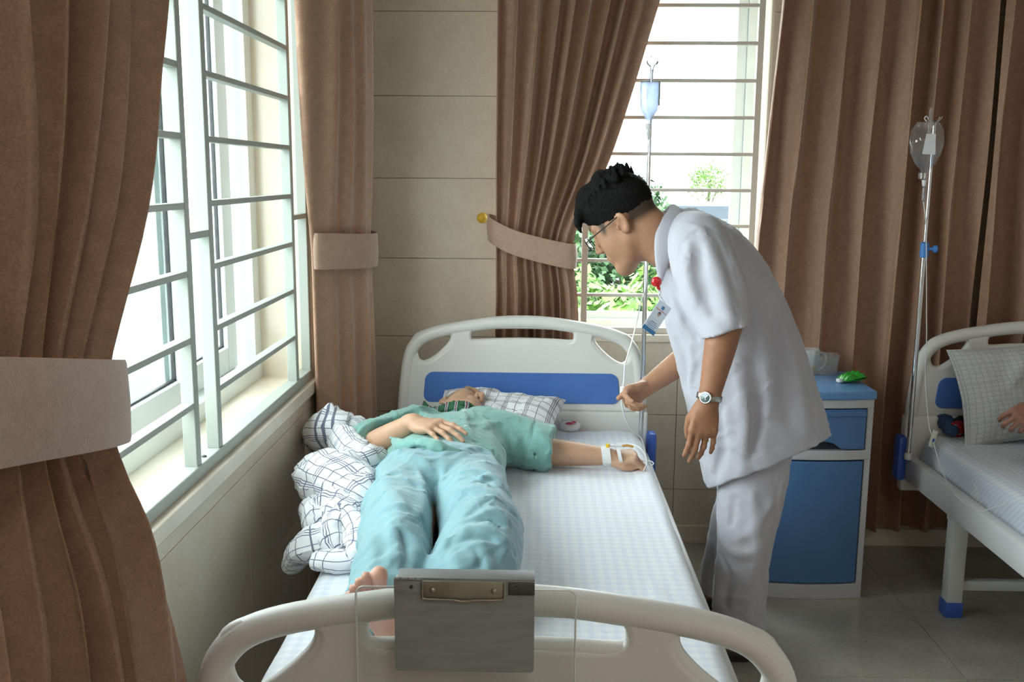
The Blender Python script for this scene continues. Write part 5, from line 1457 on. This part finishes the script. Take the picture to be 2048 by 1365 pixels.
# hem flap below the forearm, open over the waist
Fp([(-.42, 2.74, .735), (-.37, 2.62, .745), (-.27, 2.56, .755), (-.17, 2.56, .745)], .016, .02)
Fp([(-.43, 2.66, .70), (-.34, 2.60, .735), (-.24, 2.58, .75)], .008, .015, 's')
folds(ps, [
    (1, .009, .014, [(926, 822), (931, 853), (942, 880)]),
    (1, .010, .018, [(962, 862), (975, 850), (992, 846)]),
    (1, .011, .020, [(962, 880), (984, 898), (1000, 926)]),
    (-1, .007, .014, [(955, 885), (975, 905), (990, 932)]),
    (-1, .008, .016, [(1004, 852), (1002, 885), (1014, 920)]),
    (1, .010, .016, [(1026, 862), (1032, 890), (1026, 925)]),
    (-1, .007, .014, [(1046, 868), (1050, 895), (1046, 925)]),
    (1, .009, .014, [(1078, 868), (1092, 886), (1098, 902)]),
    (1, .009, .018, [(800, 838), (812, 850), (806, 862)]),
    (-1, .008, .016, [(786, 842), (796, 856), (790, 868)]),
    (1, .011, .016, [(730, 862), (748, 848), (775, 838)]),
    (-1, .007, .012, [(742, 872), (760, 858), (786, 850)]),
    (1, .009, .014, [(760, 876), (772, 864), (790, 858)]),
    (1, .010, .020, [(850, 828), (862, 838), (856, 850)]),
    (1, .012, .018, [(790, 892), (840, 884), (885, 898), (920, 908)]),
    (-1, .008, .012, [(800, 904), (845, 898), (885, 908)]),
    (1, .009, .014, [(1005, 900), (1012, 930)]),
], 2.3, 3.4)
ps.add(chain([(.004 + .004 * math.sin(2 * a), 3.024 + .0905 * math.cos(a), .636 + .0775 * math.sin(a)) for a in np.linspace(0, 2 * math.pi, 25)], [.0045] * 25), .005, 's')   # edge of the rolled cuff
ps.disp = lambda P: .004 * snoise(P, 6, 51) + .0015 * snoise(P, 16, 52) - .005 * np.clip(1 - np.abs(snoise(P, 3.6, 53)) * 4, 0, 1) ** 1.5
ps.build('pyjama_top', .0050, MT['teal'], pat, n=16).location = -Vector(PO)
# collar points
pc = Solid()
pc.add(chain([(-.315, 3.15, 0.690), (-.265, 3.145, 0.710), (-.205, 3.125, 0.727)], [.006, .010, .005], 4), .01)
pc.add(chain([(-.155, 3.19, 0.665), (-.145, 3.14, 0.690), (-.165, 3.09, 0.727)], [.014, .016, .004], 4), .01)
pc.build('collar', .004, MT['teal'], pat, n=16).location = -Vector(PO)
MT['button'] = M('pale_green_button', (.62, .74, .68), .3, var=(60, (.58, .70, .64)))
for (u, v) in ((928, 824), (931, 855)):
    p = atz(u, v, .762) ; p = np.array((p[0], p[1], .764)) - PO
    MB().lathe([(0, .0), (.0058, .0), (.0062, .0012), (.005, .0026), (0, .002)], n=14, cap=False).build('button', MT['button'], pat, loc=tuple(p))

# trousers
pt = Solid()
pt.add(eloft([((-.262, 2.70, .650), (1, 0, 0), .165, .096), ((-.262, 2.60, .652), (1, 0, 0), .176, .104), ((-.258, 2.50, .648), (1, 0, 0), .182, .100)], 3), .0)
pt.add(eloft([((-.345, 2.56, .648), (1, 0, 0), .100, .095), ((-.342, 2.36, .650), (1, 0, 0), .090, .094), ((-.315, 2.12, .655), (1, 0, 0), .084, .098), ((-.302, 1.96, .640), (1, 0, 0), .084, .084), ((-.305, 1.855, .622), (1, 0, 0), .088, .066)], 4, cut1=True, n1=(0, -1, 0)), .03)
pt.add(eloft([((-.172, 2.56, .648), (1, 0, 0), .100, .095), ((-.150, 2.36, .655), (1, 0, 0), .098, .100), ((-.118, 2.12, .660), (1, 0, 0), .098, .104), ((-.130, 1.98, .645), (1, 0, 0), .098, .090), ((-.145, 1.850, .622), (1, 0, 0), .096, .068)], 4, cut1=True, n1=(0, -1, 0)), .006)
pt.add(chain([(-.250, 2.46, .765), (-.246, 2.36, .745), (-.228, 2.20, .735), (-.218, 2.06, .725), (-.222, 1.92, .70), (-.224, 1.82, .68)], [.003, .007, .009, .010, .012, .016], 4), .010, 's')
# spread cloth at the hems
pt.add(eloft([((-.35, 1.98, .575), (1, 0, 0), .05, .015), ((-.365, 1.86, .573), (1, 0, 0), .05, .011), ((-.36, 1.76, .571), (1, 0, 0), .035, .008)], 3), .03)
pt.add(eloft([((-.06, 2.03, .582), (1, 0, 0), .04, .02), ((-.055, 1.93, .578), (1, 0, 0), .045, .014), ((-.07, 1.86, .574), (1, 0, 0), .035, .009)], 3), .03)
def Ft(pts, r, k=.02, op='u'): Fp(pts, r * 1.1, k * .6, op, pt)
# crotch gathers, thigh and knee folds
folds(pt, [
    (1, .010, .014, [(886, 900), (888, 940), (882, 985)]),
    (1, .010, .020, [(800, 905), (845, 925), (876, 965)]),
    (1, .010, .016, [(992, 930), (968, 903), (930, 905), (895, 935)]),
    (1, .011, .014, [(998, 972), (978, 952), (930, 945), (890, 970)]),
    (-1, .009, .012, [(996, 985), (976, 966), (932, 958), (892, 985)]),
    (1, .010, .016, [(1004, 1000), (975, 985), (925, 985), (895, 1005)]),
    (1, .010, .030, [(770, 960), (792, 1010), (800, 1060)]),
    (1, .009, .022, [(840, 940), (846, 1000), (838, 1040)]),
    (-1, .009, .018, [(821, 1020), (848, 1050), (860, 1090)]),
    (1, .010, .018, [(770, 1020), (788, 1060), (780, 1120)]),
    (1, .010, .016, [(815, 1060), (832, 1100), (826, 1135)]),
    (-1, .007, .014, [(802, 1065), (812, 1105), (806, 1140)]),
    (1, .010, .020, [(738, 1070), (748, 1110), (735, 1150)]),
    (1, .012, .016, [(952, 1034), (982, 1022), (1009, 1036), (1024, 1066)]),
    (-1, .009, .012, [(940, 1046), (975, 1040), (1004, 1056)]),
    (1, .012, .014, [(905, 1074), (945, 1062), (986, 1067), (1006, 1092)]),
    (-1, .010, .012, [(915, 1088), (950, 1077), (985, 1084), (998, 1105)]),
    (1, .012, .014, [(872, 1114), (898, 1086), (934, 1069)]),
    (1, .012, .014, [(846, 1116), (858, 1130), (862, 1152)]),
    (1, .010, .016, [(962, 1098), (976, 1128), (970, 1152)]),
    (-1, .008, .012, [(950, 1100), (958, 1130), (952, 1150)]),
    (1, .010, .016, [(905, 1105), (915, 1130), (908, 1152)]),
    (1, .012, .020, [(1006, 1040), (1016, 1080), (1000, 1120)]),
], 1.75, 2.9)
pt.disp = lambda P: .004 * snoise(P * np.array([1, .8, 1]), 5.5, 61) + .0015 * snoise(P, 16, 62) - .0045 * np.clip(1 - np.abs(snoise(P * np.array([1.0, 1.3, 1]), 2.6, 63)) * 4, 0, 1) ** 1.5 - .003 * np.clip(1 - np.abs(snoise(P * np.array([1.5, .7, 1]), 4.2, 64)) * 4, 0, 1) ** 1.5
pt.build('pyjama_trousers', .0050, MT['teal_t'], pat, smooth=1, n=16).location = -Vector(PO)

# scarf
m, t, b = nmat('striped_green_scarf')
tc = nd(t, 'ShaderNodeTexCoord'); wv = nd(t, 'ShaderNodeTexWave'); wv.inputs['Scale'].default_value = 9; wv.inputs['Distortion'].default_value = 3.5; wv.inputs['Detail'].default_value = 2
lnk(t, tc.outputs['Object'], wv.inputs['Vector']); cr = nd(t, 'ShaderNodeValToRGB'); cr.color_ramp.interpolation = 'CONSTANT'
els = cr.color_ramp.elements; els[0].position = 0; els[0].color = (.02, .10, .04, 1); els[1].position = .40; els[1].color = (.03, .03, .04, 1)
for p_, c_ in ((.66, (.05, .20, .09, 1)), (.84, (.5, .5, .52, 1)), (.93, (.14, .05, .08, 1))): e_ = els.new(p_); e_.color = c_
lnk(t, wv.outputs[0], cr.inputs[0]); lnk(t, cr.outputs[0], b.inputs['Base Color']); b.inputs['Roughness'].default_value = .85
MT['scarf'] = m
sc_ = Solid(); nk = np.array(at(918, 812, 3.22))
sc_.add(chain([at(868, 822, 3.26), at(890, 818, 3.20), at(915, 817, 3.15), at(940, 824, 3.14), at(960, 838, 3.17), at(970, 848, 3.22)], [.012, .014, .014, .014, .013, .010], 5), .006)
sc_.add(chain([at(884, 812, 3.23), at(905, 808, 3.18), at(928, 809, 3.16), at(946, 818, 3.165), at(958, 829, 3.19)], [.006, .009, .009, .009, .006], 5), .003)
sc_.add(chain([at(847, 806, 3.30), at(851, 813, 3.29), at(860, 816, 3.28)], [.005, .010, .008], 3), .008)
sc_.disp = lambda P: .004 * snoise(P, 20, 71)
sc_.build('scarf', .0035, MT['scarf'], pat, n=16).location = -Vector(PO)

# ------------------------------------------------------------------ drip stands, bottles and tubing
MT['clampblue'] = M('sky_blue_plastic_clamp', (.08, .28, .72), .35, var=(20, (.07, .25, .66)))
MT['tubing'] = M('milky_pvc_tubing', (.82, .83, .84), .25, var=(40, (.78, .79, .8)), spec=.6)
MT['bottle'] = M_clear('clear_drip_bottle', (.80, .84, .93), .16, .04, milk=.05)
MT['bag'] = M_clear('clear_soft_bag', (.93, .93, .94), .18, .06, milk=.07)
MT['fluid'] = M_clear('clear_fluid', (.86, .89, .95), .10, .02)
m, t, b = nmat('bluish_refracting_fluid'); b.inputs['Base Color'].default_value = (.60, .63, .72, 1); b.inputs['Transmission Weight'].default_value = 1.0; b.inputs['Roughness'].default_value = .06; b.inputs['IOR'].default_value = 1.33
n = nd(t, 'ShaderNodeTexNoise'); n.inputs['Scale'].default_value = 55; bp = nd(t, 'ShaderNodeBump'); bp.inputs['Strength'].default_value = .5; bp.inputs['Distance'].default_value = .01; lnk(t, n.outputs[0], bp.inputs['Height']); lnk(t, bp.outputs[0], b.inputs['Normal']); MT['fluid_r'] = m
MT['wlabel'] = M('white_bottle_label', (.78, .78, .80), .5, var=(50, (.72, .72, .75)))
MT['glabel'] = M('grey_green_label', (.42, .50, .50), .5, var=(60, (.30, .42, .38)))
MT['whitepl'] = M('white_plastic', (.80, .80, .80), .35, var=(40, (.76, .76, .77)))
def drip_stand(x, y, z0, ztop, zc, label):
    s = empty('drip_stand', (x, y, z0)); tag(s, label, 'drip stand', 'chrome drip stands clamped to the bed heads')
    MB().tube([(0, 0, 0), (0, 0, zc - z0)], .0085, 14).build('lower_pole', MT['chrome'], s)
    MB().tube([(0, 0, zc - z0 - .02), (0, 0, ztop - z0)], .0062, 12).build('upper_pole', MT['chrome'], s)
    c = MB().lathe([(.009, -.028), (.0145, -.026), (.0145, .024), (.009, .028)], (0, 0, zc - z0), n=16).build('clamp', MT['clampblue'], s)
    k = MB().lathe([(.005, 0), (.005, .018), (.012, .020), (.014, .026), (.012, .034), (0, .036)], (0, 0, 0), n=14, axis=0).build('knob', MT['clampblue'], c, loc=(.008, -.004, zc - z0 + .004))
    k.rotation_euler = (0, 0, math.radians(-20))
    for a in (.6, 2.2, 3.9, 5.3):
        d = np.array((math.cos(a), math.sin(a), 0)); h_ = ztop - z0
        MB().tube(crom([(0, 0, h_ - .01), d * .010 + (0, 0, h_ + .012), d * .022 + (0, 0, h_ + .020), d * .028 + (0, 0, h_ + .030)], 4), .0022, 6).build('hook', MT['chrome'], s)
    MB().lathe([(.012, -.012), (.014, 0), (.012, .012)], (0, 0, .012), n=14).build('socket', MT['steelw'], s)
    return s
P1 = (.397, 3.478); P2 = (1.378, 3.47)
drip_stand(P1[0], P1[1], .475, 1.86, 1.225, 'chrome drip stand at the head of the occupied bed, holding the bottle')
drip_stand(P2[0], P2[1], .475, 1.675, 1.245, 'chrome drip stand at the head of the second bed, holding the soft bag')

# bottle hanging on the first stand
o1 = at(1299, 200, 3.44); B1 = empty('drip_bottle', tuple(o1)); tag(B1, 'half-full clear drip bottle hung upside down before the window', 'bottle')
pr = [(.004, -.082), (.008, -.080), (.011, -.070), (.013, -.060), (.022, -.050), (.031, -.036), (.0345, -.015), (.036, .02), (.0355, .060), (.033, .064), (.0, .066)]
MB().lathe(pr, n=28, sx=1, sy=.75, cap=False).build('shell', MT['bottle'], B1)
MB().lathe([(.010, -.068), (.019, -.050), (.028, -.036), (.0315, -.015), (.033, .02), (.0325, .058), (0, .058)], n=26, sx=1, sy=.7, cap=False).build('fluid', MT['fluid_r'], B1)
pth = MB()
aa = np.linspace(-.4, .55, 8); Pq = [[(.0362 * math.cos(a - .25), .0275 * math.sin(a - .25) - .0008, z) for a in aa] for z in (-.02, .062)]
pth.grid(np.array(Pq)).build('label', MT['glabel'], B1)
MB().box((-.007, -.004, .066), (.007, .004, .098), bev=.002).box((-.020, -.0015, .096), (.020, .0015, .104), bev=.001).build('hanger_tab', MT['bottle'], B1)
MB().tube([(0, 0, .10), (.002, .0, .125), (.004, .012, .150), (.0, .022, .140)], .0015, 6).build('hanging_loop', MT['whitepl'], B1)
MB().lathe([(.010, -.100), (.011, -.098), (.011, -.082), (.009, -.080)], n=16).build('stopper', MT['whitepl'], B1)
# drip set: spike, chamber, tube, roller clamp
d1 = empty('drip_line', tuple(o1)); tag(d1, 'thin clear drip line running from the bottle to the patient hand', 'tubing')
MB().lathe([(.003, -.135), (.005, -.130), (.0055, -.118), (.008, -.114), (.006, -.110), (.004, -.100)], n=12).build('spike', MT['whitepl'], d1)
MB().lathe([(.003, -.185), (.0065, -.182), (.007, -.15), (.0065, -.138), (.004, -.135)], n=14).build('drip_chamber', MT['bottle'], d1)
rc_ = at(1244, 786, 2.845)
tp = [o1 + (0, 0, -.185), at(1294, 340, 3.42), at(1290, 420, 3.41), at(1293, 500, 3.40), at(1292, 570, 3.38), at(1282, 605, 3.34), at(1272, 650, 3.25), at(1262, 690, 3.10), at(1250, 730, 2.95), at(1248, 760, 2.87), rc_]
MB().tube(crom(tp, 6) - o1, .0022, 8).build('tube', MT['tubing'], d1)
end = at(1290, 905, 3.0)
tp2 = [rc_ + (0, 0, -.012), at(1244, 812, 2.845), at(1250, 835, 2.87), at(1264, 862, 2.93), at(1284, 880, 2.99), np.array((.372, 3.03, .578)), np.array((.392, 3.05, .571)), np.array((.385, 3.09, .569)), np.array((.33, 3.10, .569)), np.array((.26, 3.085, .575)), np.array((.22, 3.07, .60)), np.array((.24, 3.045, .628)), np.array((.262, 3.035, .640))]
MB().tube(crom(tp2, 6) - o1, .0022, 8).build('tube', MT['tubing'], d1)
MB().tube(crom([np.array((.268, 3.03, .642)), np.array((.31, 3.02, .646)), np.array((.345, 3.0, .636)), np.array((.362, 2.985, .60)), np.array((.352, 2.975, .570))], 6) - o1, .0018, 8).build('tube', MT['tubing'], d1)
rcl = MB().box((-.006, -.007, -.014), (.006, .007, .014), bev=.002).build('roller_clamp', MT['whitepl'], d1, loc=tuple(rc_ - o1 + (0, 0, .004)))
MB().lathe([(.003, -.003), (.005, -.002), (.005, .002), (.003, .003)], n=12, axis=0).build('wheel', MT['whitepl'], rcl, loc=(0, -.007, .003))
# tape and cannula on the wrist
ta = empty('wrist_tape', tuple(wL)); tag(ta, 'white tape bands and yellow needle hub on the patient wrist', 'tape')
MT['tape'] = M('white_medical_tape', (.82, .82, .82), .7, var=(60, (.78, .78, .78)), bump=(200, .1))
MT['amber'] = M('amber_needle_hub', (.55, .30, .06), .3, var=(40, (.5, .26, .05)))
def band(x0, x1, ry, rz, sh, cz=0.0):
    n = 28; P = []
    for e, g in ((0, -.001), (0, .0012), (.5, .0016), (1, .0012), (1, -.001)):
        P.append([(x0 + (x1 - x0) * e + sh * math.sin(a), math.cos(a) * (ry + g), math.sin(a) * (rz + g) + cz) for a in np.linspace(0, 2 * math.pi, n + 1)[:-1]])
    return MB().grid(np.array(P), closed_u=True)
band(-.022, .006, .0305, .0315, -.004).build('band', MT['tape'], ta)
band(.030, .041, .0365, .0255, -.006, .002).build('band', MT['tape'], ta)
MB().box((-.010, -.008, .030), (.002, .004, .044), bev=.003).build('hub', M('yellow_hub', (.80, .52, .02), .35, var=(40, (.75, .48, .02))), ta)
MB().tube([(.0, .0, .036), (.03, .006, .034), (.045, .008, .034)], [.003, .003, .003], 8).build('needle_wing', MT['tape'], ta)
MB().tube([(.044, .008, .034), (.062, .008, .036), (.080, .006, .032)], [.004, .0045, .004], 8).build('splint', MT['amber'], ta)

# soft bag on the second stand
o2 = at(1853, 292, 3.43); B2 = empty('drip_bag', tuple(o2)); tag(B2, 'clear soft drip bag with a white label before the brown curtain', 'drip bag')
def bag_prof(z):
    t = (z + .088) / .168
    return float(np.interp(t, [0, .05, .15, .35, .6, .85, 1.0], [.010, .014, .035, .054, .060, .053, .036]))
zs = np.linspace(-.088, .080, 26); Pb = []
for z in zs:
    r = bag_prof(z); dep = .020 * math.sin(math.pi * min(1, (z + .095) / .16)) ** .7 if z < .06 else .004
    Pb.append([(r * math.cos(a) + .002 * math.sin(40 * z + 3 * a), max(dep, .004) * math.sin(a) + .002 * math.sin(60 * z + 5 * a), z) for a in np.linspace(0, 2 * math.pi, 33)[:-1]])
MB().grid(np.array(Pb), closed_u=True).build('pouch', MT['bag'], B2, auto=None)
MB().grid(np.array([[(x * .86, y * .8, z) for x, y, z in row] for row, zz in zip(Pb, zs) if zz < -.018]), closed_u=True).build('fluid', MT['fluid'], B2, auto=None)
MB().add([(-.021, -.0215, -.028), (.024, -.0215, -.030), (.020, -.0215, .040), (-.012, -.0215, .040)], [(0, 1, 2, 3)]).build('label', MT['wlabel'], B2, smooth=False)
MB().tube([(.003, -.004, .04), (.004, -.002, .10), (.006, .0, .128)], .005, 8).build('hanger', MT['bag'], B2)
MB().tube(crom([(-.006, 0, .082), (-.014, 0, .092), (-.008, 0, .100), (0, 0, .092)], 4), .0018, 6).build('loop', MT['whitepl'], B2)
MB().lathe([(.012, -.088), (.016, -.092), (.016, -.112), (.010, -.116)], (-.004, 0, 0), n=16).build('port', MT['bag'], B2)
d2 = empty('drip_line', tuple(o2)); tag(d2, 'spare drip line hanging loose beside the second bed', 'tubing')
MB().lathe([(.004, -.138), (.006, -.134), (.009, -.116)], (.002, 0, 0), n=12).build('spike', MT['whitepl'], d2)
MB().lathe([(.003, -.190), (.007, -.186), (.0075, -.145), (.005, -.138)], (.004, 0, 0), n=14).build('drip_chamber', MT['bottle'], d2)
rk = at(1866, 878, 3.28)
t2 = [o2 + (.004, 0, -.19), at(1852, 450, 3.43), at(1853, 560, 3.43), at(1853, 620, 3.43), at(1853, 680, 3.42), at(1850, 740, 3.40), at(1853, 800, 3.36), at(1858, 850, 3.32), rk]
MB().tube(crom(t2, 6) - o2, .0017, 6).build('tube', MT['tubing'], d2)
t3 = [rk, at(1872, 905, 3.25), at(1885, 945, 3.18), at(1910, 990, 3.05), at(1955, 1022, 2.92), at(1990, 1015, 2.86), at(2012, 1010, 2.82)]
MB().tube(crom(t3, 6) - o2, .0017, 6).build('tube', MT['tubing'], d2)
rcl2 = MB().box((-.008, -.006, -.030), (.008, .006, .030), bev=.003).build('roller_clamp', M('pale_yellow_clamp', (.70, .70, .58), .35, var=(40, (.66, .66, .54))), d2, loc=tuple(rk - o2)); rcl2.rotation_euler = (0, math.radians(14), 0)
MB().lathe([(.004, -.003), (.0065, -.002), (.0065, .002), (.004, .003)], n=14, axis=0).build('wheel', MT['bluecap'], rcl2, loc=(0, -.006, -.004))

# bundle of clothes beside the second pillow
cl0 = atz(1905, 850, MZ); cb_ = empty('clothes_bundle', (cl0[0], cl0[1], MZ)); tag(cb_, 'small heap of navy and red star-patterned cloth at the second bed head', 'clothes')
CO = np.array((cl0[0], cl0[1], MZ))
MT['navy'] = M('navy_cloth', (.03, .07, .15), .85, var=(20, (.02, .05, .11)), bump=(160, .1))
MT['blackc'] = M('black_cloth', (.012, .012, .016), .8, var=(20, (.02, .02, .02)))
MT['cream'] = M('cream_printed_cloth', (.50, .47, .40), .85, var=(50, (.10, .09, .12)))
MT['whitec'] = M('white_cloth_tag', (.62, .62, .62), .85, var=(60, (.55, .55, .56)))
m, t, b = nmat('red_cloth_with_white_stars'); tc = nd(t, 'ShaderNodeTexCoord'); vo = nd(t, 'ShaderNodeTexVoronoi'); vo.inputs['Scale'].default_value = 55; lnk(t, tc.outputs['Object'], vo.inputs['Vector'])
lnk(t, mixc(t, math_n(t, 'LESS_THAN', vo.outputs['Distance'], .22), (.36, .012, .02), (.62, .5, .5)), b.inputs['Base Color']); b.inputs['Roughness'].default_value = .85; MT['stars'] = m
def lump(name, pts, rs, flat, mat, seed):
    s = Solid(); s.add(chain([atz(u, v, z) for u, v, z in pts], rs, 4), .01)
    s.add(plane_cut((0, 0, MZ + .001), (0, 0, -1)), 0, 'i')
    s.disp = lambda P: .005 * snoise(P, 14, seed) + .003 * snoise(P, 30, seed + 1)
    s.build(name, .004, mat, cb_, n=16).location = -Vector(CO)
lump('folded_cloth', [(1862, 845, .59), (1870, 828, .615), (1890, 845, .60), (1905, 862, .59)], [.025, .032, .030, .020], 1, MT['navy'], 1)
lump('folded_cloth', [(1885, 815, .625), (1892, 830, .61)], [.016, .018], 1, MT['cream'], 2)
lump('folded_cloth', [(1900, 828, .61), (1920, 838, .605), (1945, 850, .59)], [.013, .014, .010], 1, MT['whitec'], 3)
lump('folded_cloth', [(1900, 850, .60), (1922, 842, .605), (1945, 858, .585)], [.012, .016, .012], 1, MT['blackc'], 4)
lump('star_cloth', [(1896, 858, .585), (1912, 858, .59), (1928, 852, .585)], [.016, .028, .016], 1, MT['stars'], 5)
lump('star_cloth', [(1955, 862, .578), (1968, 866, .575)], [.014, .012], 1, MT['stars'], 6)

# the second patient: only one hand and forearm reach into view, the rest lies past the frame
pat2 = empty('person', (2.0, 3.05, MZ)); tag(pat2, 'person on the second bed of whom only a hand shows beside the pillow', 'person')
Q0 = np.array((2.0, 3.05, MZ)); w2_ = at(2084, 812, 3.10)
q2 = Solid(); e2_ = w2_ + (.22, -.05, -.03)
q2.add(chain([e2_, w2_ + (.12, -.02, -.01), w2_], [.042, .040, .027], 3), .02)
q2.add(chain([e2_, e2_ + (.08, .2, .0)], [.045, .05]), .02)
ydd = unit((-.75, -.1, -.40)); zdd = unit((-.3, -.8, .5)); zdd = unit(zdd - (zdd @ ydd) * ydd); xdd = np.cross(ydd, zdd)
add_hand(q2, w2_, np.column_stack([xdd, ydd, zdd]), 1, [(35, 45, 25), (40, 48, 25), (45, 50, 25), (48, 50, 25)], [(.018, .02, -.008), (.036, .05, -.024), (.030, .078, -.034), (.02, .098, -.038)], .95)
q2.build('body', .0035, MT['skin'], pat2, lambda V: np.tile(np.array((.36, .17, .12)), (len(V), 1)), n=16).location = -Vector(Q0)
sv = Solid(); sv.add(eloft([(w2_ + (.15, -.025, -.012), (0, 0, 1), .055, .055), (e2_, (0, 0, 1), .065, .065), (e2_ + (.09, .22, .0), (0, 0, 1), .08, .08)], 3, cut0=True), .01)
sv.disp = lambda P: .004 * snoise(P, 8, 81)
sv.build('sleeve', .006, MT['teal'], pat2, n=16).location = -Vector(Q0)
